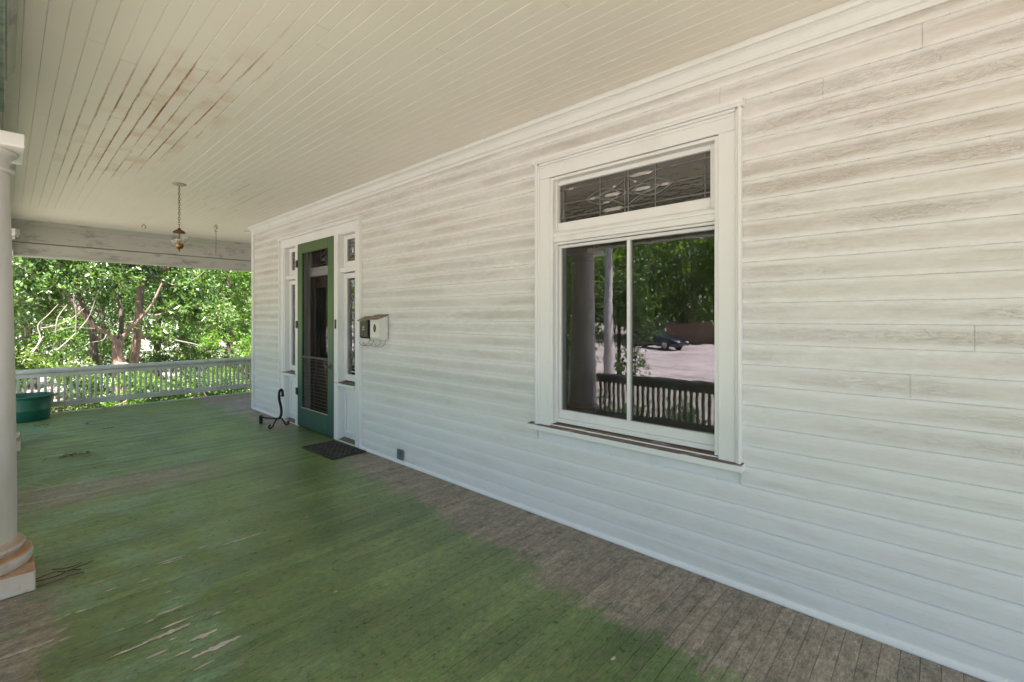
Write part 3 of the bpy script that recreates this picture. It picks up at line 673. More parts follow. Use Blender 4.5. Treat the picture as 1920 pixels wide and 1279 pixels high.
# ------------------------------------------------------------------ columns
def make_column(label, y):
    t = thing('porch_column', label, 'column', (-2.82, y, 0), 'round porch columns')
    boxes('plinth', [(-.245, .245, -.245, .245, .001, .112)], 'column', t, bev=.006)
    lathe('base_ring', [(.238, .1125), (.244, .125), (.245, .150), (.238, .172), (.222, .182), (.214, .186), (.205, .190), (.205, .197), (.214, .203), (.215, .215), (.206, .226), (.196, .234), (.188, .246)], 'column', t, 48)
    lathe('shaft', [(.184, .246)]+[(.182-.030*(k/12)**1.6, .25+k*(2.235-.25)/12) for k in range(13)], 'column', t, 48)
    lathe('neck_ring', [(.152, 2.2355), (.170, 2.238), (.176, 2.247), (.170, 2.256), (.153, 2.26)], 'column', t, 48)
    lathe('echinus', [(.152, 2.2605), (.152, 2.29), (.160, 2.318), (.178, 2.338), (.186, 2.342), (.186, 2.3505)], 'column', t, 48)
    boxes('abacus', [(-.208, .208, -.208, .208, 2.351, 2.4245)], 'column', t, bev=.005)
    return t
make_column('round white porch column with a rust-stained base beside the flaked floor paint', 3.785)
make_column('round white porch column just before the green tub', 7.62)
make_column('round white porch column behind the photographer, beside the front railing', -1.75)
make_column('round white corner column where both railings meet', 9.96)

# ------------------------------------------------------------------ railings
bm = bmesh.new(); bm_box(bm, -.015, .015, -.015, .015, .175, .56, .002); bal = to_mesh(bm, 'baluster'); bal.materials.append(M['rail'])
def railing(label, a, b, fixed, axis):
    t = thing('porch_railing', label, 'railing', ((a+b)/2, fixed, 0) if axis == 'x' else (fixed, (a+b)/2, 0), 'porch railings')
    h = (b-a)/2
    def pr(name, prof): prism(name, prof, -h, h, axis, 'rail', t)
    pr('top_rail', [(-.030, .612), (.030, .612), (.052, .628), (.058, .652), (.050, .672), (.02, .686), (-.02, .686), (-.050, .672), (-.058, .652), (-.052, .628)])
    pr('sub_rail', [(-.028, .558), (.028, .558), (.028, .611), (-.028, .611)])
    pr('bottom_rail', [(-.024, .095), (.024, .095), (.027, .165), (.0, .178), (-.027, .165)])
    n = int((b-a)/.0705)
    for i in range(n):
        p = -h+(i+.5)*(b-a)/n
        o = link('baluster', bal, None, t, (p, 0, 0) if axis == 'x' else (0, p, 0)); o.rotation_euler.z = random.uniform(-.06, .06)
railing('long white railing across the porch end, in front of the trees', -2.60, 4.2, 9.93, 'x')
railing('white front railing between the rust-stained column and the tub-side column', 4.035, 7.37, -2.82, 'y')
railing('white front railing mirrored in the window, facing the driveway', -1.50, 3.535, -2.82, 'y')

# ================================================================== THINGS ON THE PORCH
# pendant lantern
ln = thing('pendant_lantern', 'rusty pendant lantern with a clear glass globe hanging from the porch ceiling', 'lantern', (-1.416, 6.05, 0))
lathe('ceiling_canopy', [(.006, 2.872), (.03, 2.874), (.055, 2.882), (.066, 2.890), (.066, 2.8945)], 'canopy', ln, 28)
n_link = 17
for i in range(n_link):
    zc = 2.862-i*.0262; pts = []
    for k in range(12):
        a = 2*math.pi*k/12; u, w_ = .0085*math.cos(a), .0175*math.sin(a)
        pts.append((u, 0, zc+w_) if i % 2 else (0, u, zc+w_))
    tube('chain_link', pts, .0026, 'rust', ln, 5, True)
lathe('cap', [(.012, 2.42), (.014, 2.405), (.028, 2.398), (.046, 2.386), (.058, 2.372), (.058, 2.366), (.02, 2.366)], 'rust', ln, 28)
lathe('globe', [(.048, 2.366), (.062, 2.345), (.074, 2.31), (.074, 2.28), (.062, 2.248), (.044, 2.232)], 'globe', ln, 28, cap=False)
lathe('burner_cup', [(.02, 2.195), (.036, 2.203), (.042, 2.222), (.043, 2.245), (.044, 2.247), (.02, 2.235)], 'brass', ln, 24)
lathe('finial', [(.002, 2.163), (.007, 2.172), (.004, 2.182), (.011, 2.19), (.011, 2.196)], 'rust', ln, 14)
tube('center_rod', [(0, 0, 2.23), (0, 0, 2.366)], .004, 'brass', ln)
for s in (-1, 1): lathe('candle_socket', [(.009, 2.24), (.009, 2.272), (.006, 2.274), (.007, 2.295), (.002, 2.318)], 'canopy', ln, 12, (s*.027, s*.012, 0))
# swing hooks
h1 = thing('ceiling_hook', 'small rusty open eye hook screwed into the porch ceiling, nothing hanging from it', 'hook', (-1.245, 9.03, CZ), 'swing hooks in the ceiling')
tube('eye', [(.024*math.sin(a), 0, -.04-.024*math.cos(a)) for a in [2*math.pi*k/14 for k in range(13)]], .0045, 'rust', h1)
tube('shank', [(0, 0, .01), (0, 0, -.018)], .005, 'rust', h1)
h2 = thing('ceiling_hook', 'rusty ceiling hook with an S-hook and a thin hanging rod', 'hook', (-.481, 8.26, CZ), 'swing hooks in the ceiling')
tube('eye', [(.02*math.sin(a), 0, -.035-.02*math.cos(a)) for a in [2*math.pi*k/14 for k in range(13)]], .004, 'rust', h2)
tube('shank', [(0, 0, .01), (0, 0, -.018)], .005, 'rust', h2)
tube('s_hook', smooth_path([(-.02, 0, -.05), (0, 0, -.04), (.018, 0, -.055), (0, 0, -.075), (-.016, 0, -.095), (0, 0, -.112), (.018, 0, -.10)]), .0035, 'rust', h2)
tube('rod', [(0, 0, -.108), (.002, 0, -.25), (0, 0, -.46)], .003, 'rust', h2)
# small white fitting on the end beam
wb = tag(boxes('security_sensor', [(-2.60, -2.545, 9.935, 9.98, 2.66, 2.75), (-2.585, -2.56, 9.928, 9.95, 2.625, 2.668)], 'white_plastic', None, bev=.006), 'small white sensor box fixed to the mildewed end beam', 'sensor')

# doormat: woven rubber strips
mat_ = thing('doormat', 'dark woven rubber doormat lying before the green screen door', 'doormat', (-.25, 4.905, 0), rz=R(1.5))
bm = bmesh.new(); bm_box(bm, -.185, .185, -.335, .335, .002, .006, .001); link('backing', to_mesh(bm, 'backing'), M['rubber'], mat_)
bm = bmesh.new()
for i in range(13):
    x = -.174+i*.029
    bm_tube(bm, [(x+.007*math.sin(j*1.57+i*3.14), -.335+.67*j/32, .009+.004*math.cos(j*1.57+i*3.14)) for j in range(33)], .0068, 5)
for j in range(24):
    y = -.322+j*.028
    bm_tube(bm, [(-.185+.37*i/14, y+.006*math.sin(i*1.7+j*3.14), .009-.004*math.cos(i*1.7+j)) for i in range(15)], .0058, 5)
o = link('woven_strips', to_mesh(bm, 'woven_strips'), M['rubber'], mat_); o['kind'] = 'stuff'
bm = bmesh.new(); bm_tube(bm, [(-.188, -.338, .008), (.188, -.338, .008), (.188, .338, .008), (-.188, .338, .008)], .007, 6, True); link('rim', to_mesh(bm, 'rim'), M['rubber'], mat_)

# andiron beside the door
an = thing('andiron', 'black wrought iron andiron with curled feet standing beside the screen door', 'andiron', (-.225, 6.47, 0), rz=R(12))
tube('post', smooth_path([(-.005, .01, .105), (.022, 0, .14), (.034, 0, .20), (.022, 0, .28), (.004, 0, .36), (.0, 0, .43), (.008, 0, .475), (.028, 0, .492), (.046, 0, .475), (.050, 0, .44), (.052, 0, .415)]), [.017]*9+[.0165]*24+[.014]*8 if False else .0165, 'iron', an, 10)
box('post_tip', .030, .066, -.018, .018, .398, .418, 'iron', an, bev=.004)
for s in (-1, 1):
    tube('foot', smooth_path([(0, 0, .118), (s*.035, 0, .108), (s*.062, 0, .075), (s*.082, 0, .035), (s*.105, 0, .012), (s*.13, 0, .012), (s*.142, 0, .03), (s*.13, 0, .048), (s*.115, 0, .040)]), .0095, 'iron', an, 8)
tube('log_bar', [(0, 0, .115), (-.005, .14, .098), (-.01, .30, .092), (-.01, .40, .092)], .011, 'iron', an, 8)
box('rear_foot', -.028, .012, .385, .412, .001, .112, 'iron', an, bev=.004)

# tub
tb = thing('planter_tub', 'dark green plastic planter tub on the porch floor by the end railing', 'tub', (-2.50, 9.56, 0))
lathe('tub_wall', [(.245, .002), (.250, .010), (.262, .15), (.264, .155), (.262, .16), (.272, .31), (.274, .322), (.296, .328), (.300, .340), (.292, .352), (.272, .352), (.262, .32), (.25, .05), (.01, .045)], 'tub', tb, 48)
for a in (-15, 165): 
    o = boxes('handle', [(-.025, .030, -.07, .07, -.012, .006)], 'tub', tb, bev=.005); o.location = (.302*math.cos(R(a)), .302*math.sin(R(a)), .335); o.rotation_euler.z = R(a)
lathe('soil', [(.255, .20), (.20, .215), (.1, .222), (.01, .22)], 'soil', tb, 32)

# mailboxes
def mailbox(label, y, z, mat, lid, w, h, d, white):
    t = thing('mailbox', label, 'mailbox', (-.020, y, z), 'wall mailboxes beside the door')
    prism('body', [(0, 0), (-d*.9, 0), (-d, .02), (-d, h-.035), (0, h)], -w/2, w/2, 'y', mat, t)
    ld = prism('lid', [(.0, h+.006), (.0, h+.012), (-d*.35, h+.010), (-d-.030, h-.036), (-d-.030, h-.044), (-d*.35, h+.002)], -w/2-.008, w/2+.008, 'y', lid, t)
    bmc = bmesh.new()
    for s in (-1, 1):
        yo = s*w*.24
        bm_tube(bmc, smooth_path([(-.004, yo, .01), (-.010, yo-.01, -.035), (-.045, yo-.018, -.068), (-.085, yo, -.078), (-.105, yo+.018, -.058), (-.11, yo+.02, -.04)]), .0021, 6)
    link('newspaper_hook', to_mesh(bmc, 'newspaper_hook'), M['wire' if white else 'iron'], t)
    bmc = bmesh.new()
    if white:
        vs_ = [bmc.verts.new((-d-.002, .024*math.cos(a), h*.47+.043*math.sin(a))) for a in [2*math.pi*k/24 for k in range(24)]]
        bmc.faces.new(vs_); r = bmesh.ops.extrude_face_region(bmc, geom=list(bmc.faces)); bmesh.ops.translate(bmc, verts=[v for v in r['geom'] if isinstance(v, bmesh.types.BMVert)], vec=(.0018, 0, 0))
        link('oval_emblem', to_mesh(bmc, 'oval_emblem'), M['box_black'], t)
        bmc = bmesh.new(); bm_tube(bmc, [(-d-.003, .006*math.sin(k*1.2), h*.47-.03+k*.0075) for k in range(9)], .0028, 5); link('emblem_stem', to_mesh(bmc, 'emblem_stem'), M['lead'], t)
    else:
        for s in (-1, 1):
            for p in ((.010, .012, .013, .016), (.012, -.014, .012, .013)):
                vs_ = [bmc.verts.new((-d-.0025, s*p[0]+p[2]*math.cos(a), h*.48+p[1]+p[3]*math.sin(a)*(.7+.3*s))) for a in [2*math.pi*k/10 for k in range(10)]]
                bmc.faces.new(vs_)
        link('butterfly_emblem', to_mesh(bmc, 'butterfly_emblem'), M['lead'], t)
    return t
mailbox('white wall mailbox with a dark oval emblem and wire newspaper hooks', 4.275, 1.228, 'box_white', 'box_tan', .175, .245, .10, True)
mailbox('black wall mailbox with a pale emblem, hung next to the white one', 4.500, 1.232, 'box_black', 'box_tan', .155, .225, .095, False)
# door bell
db = thing('doorbell', 'narrow black doorbell button plate on the white door mullion', 'doorbell', (-.031, 5.289, 1.375))
boxes('plate', [(-.010, .0005, -.016, .016, -.055, .055)], 'black_plastic', db, bev=.003)
boxes('button', [(-.014, -.0095, -.008, .008, -.012, .012)], 'grey_plastic', db, bev=.002)
tag(boxes('door_tag', [(-.034, -.0305, 5.280, 5.296, 1.215, 1.275)], 'white_plastic', None, bev=.001), 'tiny white tag stuck to the door mullion below the bell', 'tag')
ot = thing('outlet_cover', 'small grey outlet cover set low in the white siding', 'outlet cover', (-.0135, 3.955, .092))
boxes('plate', [(-.012, .006, -.045, .045, -.05, .05)], 'grey_plastic', ot, bev=.003)
lathe('flap', [(.026, 0), (.026, .004), (.022, .006)], 'lead', ot, 20).rotation_euler = (0, R(-90), 0)
ot.children[1].location = (-.012, 0, 0)

# debris: dry leaves and twigs
def leaf_pile(label, loc, n, r, stretch=(1, 1)):
    bm = bmesh.new()
    for _ in range(n):
        c = Vector((random.gauss(0, r)*stretch[0], random.gauss(0, r)*stretch[1], random.uniform(.003, .018)))
        a = random.uniform(0, 6.28); L, W = random.uniform(.02, .05), random.uniform(.007, .015)
        t = Vector((math.cos(a), math.sin(a), random.uniform(-.25, .35))); s = Vector((-math.sin(a), math.cos(a), random.uniform(-.3, .3)))
        v = [bm.verts.new(c-t*L*.5), bm.verts.new(c+s*W+Vector((0, 0, .005))), bm.verts.new(c+t*L*.5), bm.verts.new(c-s*W+Vector((0, 0, .006)))]
        for q in v: q.co.z = max(q.co.z, .0025)
        bm.faces.new((v[0], v[1], v[2])); bm.faces.new((v[0], v[2], v[3]))
    o = link('dry_leaves', to_mesh(bm, 'dry_leaves'), M['dry_leaf'], None, loc); return tag(o, label, 'leaves', 'dry leaf litter on the porch floor')
leaf_pile('brown clump of dry leaves on the green floor between the tub and the worn paint', (-2.20, 6.72, 0), 34, .035, (2.2, 1))
leaf_pile('single curled brown leaf lying on the porch edge under the end railing', (-1.62, 9.82, 0), 6, .02, (1.6, 1))
for i, (x, y) in enumerate(((-2.35, 8.9), (-1.9, 8.6), (-1.75, 8.0))): leaf_pile('few dark leaf scraps scattered on the far green floorboards', (x, y, 0), 5, .03)
tw = thing('twig_pile', 'dark dry twigs lying on the floor against the rust-stained column base', 'twigs', (-2.50, 3.63, .004))
for pts in ([(-.08, .05, 0), (.0, .06, .008), (.05, .03, .004), (.10, .05, .003), (.17, .07, .006)], [(-.07, .02, 0), (.02, .0, .006), (.06, .02, .01), (.11, .0, .003)], [(-.07, -.05, 0), (.0, -.06, .004), (.07, -.04, .004), (.12, -.05, .002)], [(0, .12, .002), (.06, .07, .006), (.12, .1, .002)]):
    tube('twig', smooth_path(pts, 3), .0028, 'twig', tw, 5)

# ================================================================== TREES AND YARD
def leaf_cloud(blobs, n, size, seed, droop=.25):
    """Leaf-sized folded faces spread through the volume of a set of blobs, in twig-end rosettes."""
    r = np.random.default_rng(seed)
    B = np.array([b[:3] for b in blobs], float); S = np.array([b[3:6] for b in blobs], float)
    wts = (S.prod(axis=1))**.72; wts /= wts.sum()
    nc = n//7
    idx = r.choice(len(blobs), nc, p=wts)
    d = r.normal(size=(nc, 3)); d /= np.linalg.norm(d, axis=1)[:, None]
    rad = r.random(nc)**.42*(1+.22*np.sin(d[:, 0]*7+idx)+.16*np.sin(d[:, 2]*11+idx*2))
    C = B[idx]+d*S[idx]*rad[:, None]
    C = np.repeat(C, 7, axis=0); out = np.repeat(d, 7, axis=0)
    m = len(C)
    t = r.normal(size=(m, 3))+out*.55; t[:, 2] -= droop; t /= np.linalg.norm(t, axis=1)[:, None]
    s = np.cross(t, r.normal(size=(m, 3))+np.array([0, 0, 1.1])); s /= np.linalg.norm(s, axis=1)[:, None]+1e-6
    nrm = np.cross(t, s)
    L = size*r.uniform(.6, 1.25, m)[:, None]; W = L*.2
    base = C+r.normal(size=(m, 3))*size*.28
    v = np.stack([base, base+t*L*.5+s*W+nrm*W*.35, base+t*L, base+t*L*.5-s*W+nrm*W*.35], axis=1).reshape(-1, 3)
    q = np.arange(m)[:, None]*4
    f = np.concatenate([q+np.array([0, 1, 2]), q+np.array([0, 2, 3])], axis=1).ravel()
    return v, f
def crown(name, blobs, n, size, mat, parent, seed, droop=.25):
    v, f = leaf_cloud(blobs, n, size, seed, droop)
    return link(name, raw_mesh(name, v, f, 3), M[mat], parent)
def limb(name, pts, r0, r1, mat, parent, n=8, k=4):
    p = smooth_path(pts, k); N = len(p)
    return tube(name, p, [r0+(r1-r0)*(i/(N-1))**.8 for i in range(N)], mat, parent, n)
def wander(a, b, n, amp):
    a, b = Vector(a), Vector(b)
    return [a.lerp(b, i/n)+(Vector((random.gauss(0, amp), random.gauss(0, amp), random.gauss(0, amp*.6))) if 0 < i < n else Vector()) for i in range(n+1)]

# the crooked two-stemmed tree behind the railing
t = thing('magnolia_tree', 'crooked low-branching tree with glossy leaves and a burl, behind the railing', 'tree', (-.84, 14.5, GZ))
def rel(pts, o): return [(p[0]-o[0], p[1]-o[1], p[2]-o[2]) for p in pts]
O = (-.84, 14.5, GZ)
limb('trunk', rel([(-.82, 14.5, -.80), (-.83, 14.5, -.14), (-.86, 14.5, .25), (-.88, 14.48, .70), (-.86, 14.5, .92)], O), .145, .10, 'bark', t, 10)
limb('limb', rel([(-.87, 14.5, .72), (-.93, 14.42, .92), (-1.05, 14.35, 1.06), (-1.25, 14.2, 1.2), (-1.45, 14.1, 1.4), (-1.63, 14.1, 1.71), (-1.8, 14.2, 2.06), (-1.9, 14.3, 2.7)], O), .065, .022, 'bark', t)
limb('limb', rel([(-.86, 14.5, .76), (-.8, 14.55, 1.27), (-.82, 14.6, 1.78), (-.88, 14.6, 2.17), (-.72, 14.5, 2.6), (-.6, 14.4, 3.3)], O), .06, .028, 'bark_dark', t)
limb('limb', rel([(-.84, 14.5, .85), (-.7, 14.45, 1.14), (-.55, 14.3, 1.33), (-.3, 14.1, 1.75), (-.1, 14.0, 2.3)], O), .06, .022, 'bark', t)
bm = bmesh.new(); bmesh.ops.create_icosphere(bm, subdivisions=3, radius=.17)
for v in bm.verts: v.co *= 1+.2*math.sin(v.co.x*31+v.co.z*23)+.12*math.sin(v.co.y*47); v.co.z *= .75
for f in bm.faces: f.smooth = True
link('burl', to_mesh(bm, 'burl'), M['bark'], t, (-.83-O[0], 14.38-O[1], .27-O[2]))
for pts in ([(-2.0, 12.9, .81), (-1.8, 13.1, 1.02), (-1.56, 13.4, 1.33), (-1.46, 13.5, 1.52), (-1.37, 13.5, 1.86), (-1.32, 13.5, 2.05)],
            [(-2.34, 12.8, .78), (-2.23, 13.0, 1.04), (-2.26, 13.1, 1.3), (-2.11, 13.2, 1.51), (-1.96, 13.3, 1.73)], [(-2.23, 13.0, 1.24), (-2.0, 13.1, 1.3), (-1.8, 13.2, 1.41), (-1.68, 13.3, 1.52), (-1.56, 13.4, 1.65)],
            [(-1.71, 13.2, 1.2), (-1.7, 13.2, 1.52), (-1.73, 13.2, 1.74), (-1.74, 13.2, 1.96)], [(-2.01, 13.1, 1.14), (-1.99, 13.1, 1.41), (-1.92, 13.2, 1.57), (-1.83, 13.3, 1.72)],
            [(-2.48, 12.8, .58), (-2.37, 12.9, .78), (-2.26, 12.9, .93), (-2.19, 13.0, 1.09)], [(-1.25, 14.2, 1.2), (-1.5, 13.8, 1.22), (-1.75, 13.5, 1.25), (-2.05, 13.3, 1.16)], [(-1.1, 14.3, 1.1), (-1.2, 13.9, .95), (-1.45, 13.6, .9), (-1.75, 13.4, .72)]):
    limb('dead_branch', rel(pts, O), .014, .006, 'bleached', t, 6)
crown('foliage', [(-1.2, .0, 3.25, .75, .7, .5), (-.5, -.3, 3.1, .7, .7, .45), (-1.75, -.3, 2.75, .5, .6, .45), (-1.2, .5, 2.55, .45, .5, .35), (.35, .4, 3.55, .7, .6, .35), (-.9, .2, 4.2, 1.6, 1.4, .7), (-1.9, 0, 2.1, .3, .4, .3)], 11000, .135, 'leaf_gloss', t, 11)
# the straight brown trunk next to it
O = (-.5, 15, GZ)
t = thing('evergreen_tree', 'straight brown trunk bending right under the canopy, beside the crooked tree', 'tree', O)
limb('trunk', rel([(-.52, 15, -.80), (-.51, 15, -.29), (-.5, 15, .18), (-.45, 15, .85), (-.41, 15, 1.4), (-.38, 15, 1.94), (-.32, 15, 2.35), (-.07, 15, 2.62), (.27, 14.9, 2.85), (.6, 14.8, 3.4)], O), .125, .055, 'bark', t, 10)
for pts in ([(-.45, 15, .89), (-.21, 14.4, 1.03), (0, 14.2, .95), (.33, 14.1, .85), (.68, 14.0, .73), (1.04, 13.9, .43)], [(-.42, 15, 1.55), (-.04, 14.6, 1.53), (.42, 14.5, 1.77), (.9, 14.4, 1.65), (1.2, 14.3, 1.5)],
            [(-.25, 15, 2.45), (.02, 14.7, 2.42), (.3, 14.6, 2.29), (.65, 14.5, 2.45), (.9, 14.4, 2.7)], [(-.3, 15, 2.4), (-.6, 14.8, 2.35), (-.85, 14.7, 2.2)]):
    limb('branch', rel(pts, O), .030, .009, 'bleached', t, 6)
crown('foliage', [(.85, -.3, 2.5, .5, .5, .3), (.28, -.6, 1.95, .2, .2, .16), (1.1, -.2, 3.05, .65, .6, .35), (.5, .2, 3.85, 1.0, .9, .45), (1.6, -.4, 2.3, .6, .5, .4), (.42, -.8, 1.8, .2, .2, .15)], 6200, .145, 'leaf_gloss', t, 12)
# dark trunk behind
O = (-1.09, 16.5, GZ)
t = thing('evergreen_tree', 'thin dark trunk in the shade behind the crooked tree', 'tree', O)
limb('trunk', rel([(-1.09, 16.5, -.8), (-1.1, 16.5, .26), (-1.12, 16.5, .83), (-1.17, 16.5, 1.39), (-1.38, 16.5, 2.0), (-1.5, 16.6, 3.2)], O), .11, .05, 'bark_dark', t)
crown('foliage', [(-.3, 0, 3.6, 1.4, 1.0, .9), (-1.2, .3, 2.6, .7, .7, .6), (.4, .4, 2.8, .7, .7, .5), (-.4, .3, 4.6, 1.8, 1.3, .9)], 7000, .12, 'leaf_dark', t, 13)
# the wood behind: each tree on its own
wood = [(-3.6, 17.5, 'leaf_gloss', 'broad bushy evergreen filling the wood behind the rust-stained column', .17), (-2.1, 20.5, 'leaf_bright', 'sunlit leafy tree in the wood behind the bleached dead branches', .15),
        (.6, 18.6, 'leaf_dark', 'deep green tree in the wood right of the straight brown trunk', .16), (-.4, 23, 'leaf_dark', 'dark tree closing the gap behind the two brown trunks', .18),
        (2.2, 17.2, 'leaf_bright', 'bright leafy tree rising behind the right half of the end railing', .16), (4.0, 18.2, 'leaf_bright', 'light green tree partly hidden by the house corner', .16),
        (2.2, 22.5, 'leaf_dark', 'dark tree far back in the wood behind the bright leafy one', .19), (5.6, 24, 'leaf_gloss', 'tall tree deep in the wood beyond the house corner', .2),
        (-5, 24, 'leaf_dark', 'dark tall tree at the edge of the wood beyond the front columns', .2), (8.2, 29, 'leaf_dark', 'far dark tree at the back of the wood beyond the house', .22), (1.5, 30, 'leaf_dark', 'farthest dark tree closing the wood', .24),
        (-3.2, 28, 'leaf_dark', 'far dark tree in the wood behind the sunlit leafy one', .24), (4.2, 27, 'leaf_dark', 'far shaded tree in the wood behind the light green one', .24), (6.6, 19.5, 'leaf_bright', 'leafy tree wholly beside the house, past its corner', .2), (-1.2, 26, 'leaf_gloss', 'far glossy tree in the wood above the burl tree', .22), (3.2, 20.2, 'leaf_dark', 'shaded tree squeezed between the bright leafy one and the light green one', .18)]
for i, (x, y, mt, lab, sz) in enumerate(wood):
    t = thing('wood_tree', lab, 'tree', (x, y, GZ), 'trees in the wood behind the porch')
    H = random.uniform(5, 7.5)
    limb('trunk', [(0, 0, -.05), (random.uniform(-.15, .15), 0, H*.3), (random.uniform(-.3, .3), random.uniform(-.2, .2), H*.6), (random.uniform(-.4, .4), 0, H*.9)], random.uniform(.09, .15), .03, 'bark_dark', t)
    for j in range(5):
        z = random.uniform(.8, 3.6); a = random.uniform(0, 6.28); L = random.uniform(.8, 1.8)
        limb('branch', wander((0, 0, z), (L*math.cos(a), L*math.sin(a), z+random.uniform(-.2, .9)), 4, .08), .03, .008, 'bleached' if j % 2 else 'bark', t, 5, 3)
    blobs = [(random.uniform(-1.3, 1.3), random.uniform(-.9, .9), random.uniform(.3, 4.4), random.uniform(.35, .85), random.uniform(.35, .7), random.uniform(.25, .6)) for _ in range(24)]
    blobs += [(random.uniform(-1.2, 1.2), .5, z_, .9, .4, .7) for z_ in (.5, 1.4, 2.3)]
    blobs += [(0, 0, H*.8, 2.0, 1.8, 1.2), (.8, .3, H*.65, 1.4, 1.3, .9), (-.8, -.2, H*.65, 1.4, 1.3, .9)]
    crown('foliage', blobs, 11500 if y < 21 else 7500, sz*.76, mt, t, 30+i)
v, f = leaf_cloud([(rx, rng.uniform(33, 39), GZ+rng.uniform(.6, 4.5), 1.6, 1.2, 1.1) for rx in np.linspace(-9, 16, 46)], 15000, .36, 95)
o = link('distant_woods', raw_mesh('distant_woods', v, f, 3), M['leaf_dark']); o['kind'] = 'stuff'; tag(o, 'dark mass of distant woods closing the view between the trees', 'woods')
# shrubs just past the railing
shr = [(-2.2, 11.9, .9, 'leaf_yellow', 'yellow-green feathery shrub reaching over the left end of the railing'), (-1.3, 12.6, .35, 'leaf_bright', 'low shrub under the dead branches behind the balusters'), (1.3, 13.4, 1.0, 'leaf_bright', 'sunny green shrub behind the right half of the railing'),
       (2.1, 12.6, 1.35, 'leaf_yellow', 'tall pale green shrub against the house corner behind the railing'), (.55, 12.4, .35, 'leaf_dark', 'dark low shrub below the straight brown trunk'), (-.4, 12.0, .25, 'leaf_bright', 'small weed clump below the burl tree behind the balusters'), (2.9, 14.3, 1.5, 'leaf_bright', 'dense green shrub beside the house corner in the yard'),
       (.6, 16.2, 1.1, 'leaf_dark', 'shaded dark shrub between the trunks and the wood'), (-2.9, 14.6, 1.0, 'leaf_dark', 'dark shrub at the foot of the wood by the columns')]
for i, (x, y, h, mt, lab) in enumerate(shr):
    t = thing('shrub', lab, 'shrub', (x, y, GZ), 'shrubs past the railing')
    for j in range(5):
        a = random.uniform(0, 6.28); limb('stem', wander((0, 0, -.03), (.45*math.cos(a), .35*math.sin(a), .5+h*.8), 4, .05), .012, .004, 'bark', t, 5, 2)
    blobs = [(random.uniform(-.55, .55), random.uniform(-.4, .4), random.uniform(.2, .65+h), random.uniform(.16, .34), random.uniform(.16, .3), random.uniform(.12, .28)) for _ in range(12)]
    crown('foliage', blobs, 3400, .075 if mt == 'leaf_yellow' else .085, mt, t, 60+i, .1)
# ground cover and leaf litter past the railing
v, f = leaf_cloud([(0, 13.2, GZ+.02, 5.5, 3.2, .03)], 16000, .075, 90, 0); v[:, 2] = np.maximum(v[:, 2], GZ+.004)
o = link('leaf_litter', raw_mesh('leaf_litter', v, f, 3), M['litter']); o['kind'] = 'stuff'; tag(o, 'pinkish brown leaf litter covering the ground past the railing', 'leaf litter')
v, f = leaf_cloud([(random.uniform(-4, 5), random.uniform(10.8, 16), GZ+.1, .5, .45, .16) for _ in range(34)], 11000, .07, 91, -.2); v[:, 2] = np.maximum(v[:, 2], GZ+.004)
o = link('ground_cover', raw_mesh('ground_cover', v, f, 3), M['leaf_bright']); o['kind'] = 'stuff'; tag(o, 'bright green ivy ground cover under the trees past the railing', 'ground cover')

tw2 = thing('fallen_branches', 'pale fallen twigs heaped on the ground below the burl tree, behind the balusters', 'branches', (-.9, 12.4, GZ))
for i in range(26):
    a = random.uniform(0, 3.14); L = random.uniform(.4, 1.1); c_ = Vector((random.gauss(0, .7), random.gauss(0, .4), random.uniform(.05, .55)))
    d_ = Vector((math.cos(a), .4*math.sin(a), random.uniform(-.35, .45)))*L*.5
    p0, p1 = c_-d_, c_+d_; p0.z = max(p0.z, .01); p1.z = max(p1.z, .01)
    limb('twig', wander(p0, p1, 3, .04), .011, .005, 'bleached', tw2, 5, 2)
# front yard, seen in the window glass: trees across the drive, an added pale trunk, fence, car
far = [(-41, 11), (-44, 16), (-40, 20.5), (-45, 25), (-40, 29), (-46, 33), (-40, 37), (-45, 42), (-38, 45), (-47, 6), (-43, 0), (-31, 50), (-25, 44), (-18, 47), (-13, 41), (-9, 34), (-36, 33), (-49, 20), (-50, 28)]
fm = []
for s in range(3):
    bl = [(random.uniform(-3, 3), random.uniform(-3, 3), random.uniform(.9, 10.5), random.uniform(.8, 1.9), random.uniform(.8, 1.9), random.uniform(.6, 1.3)) for _ in range(34)]
    v, f = leaf_cloud(bl, 5600, .46, 100+s); me = raw_mesh('foliage', v, f, 3); me.materials.append(M['leaf_yard' if s < 2 else 'leaf_bright']); fm.append(me)
p_ = smooth_path([(0, 0, -.1), (.1, 0, 3), (-.1, .2, 6), (.1, 0, 9.5)]); bm = bmesh.new(); bm_tube(bm, p_, [.3-.02*i for i in range(len(p_))], 8); ft = to_mesh(bm, 'trunk'); ft.materials.append(M['bark_dark'])
for i, (x, y) in enumerate(far):
    t = thing('yard_tree', 'tall green tree across the front yard, mirrored in the window glass' if i % 3 == 2 else 'tall pale green tree across the front yard, mirrored in the window glass', 'tree', (x, y, GZ), 'trees across the front yard', random.uniform(0, 6.28)); t.scale = [random.uniform(1.15, 1.5)]*3
    link('foliage', fm[i % 3], None, t); link('trunk', ft, None, t)
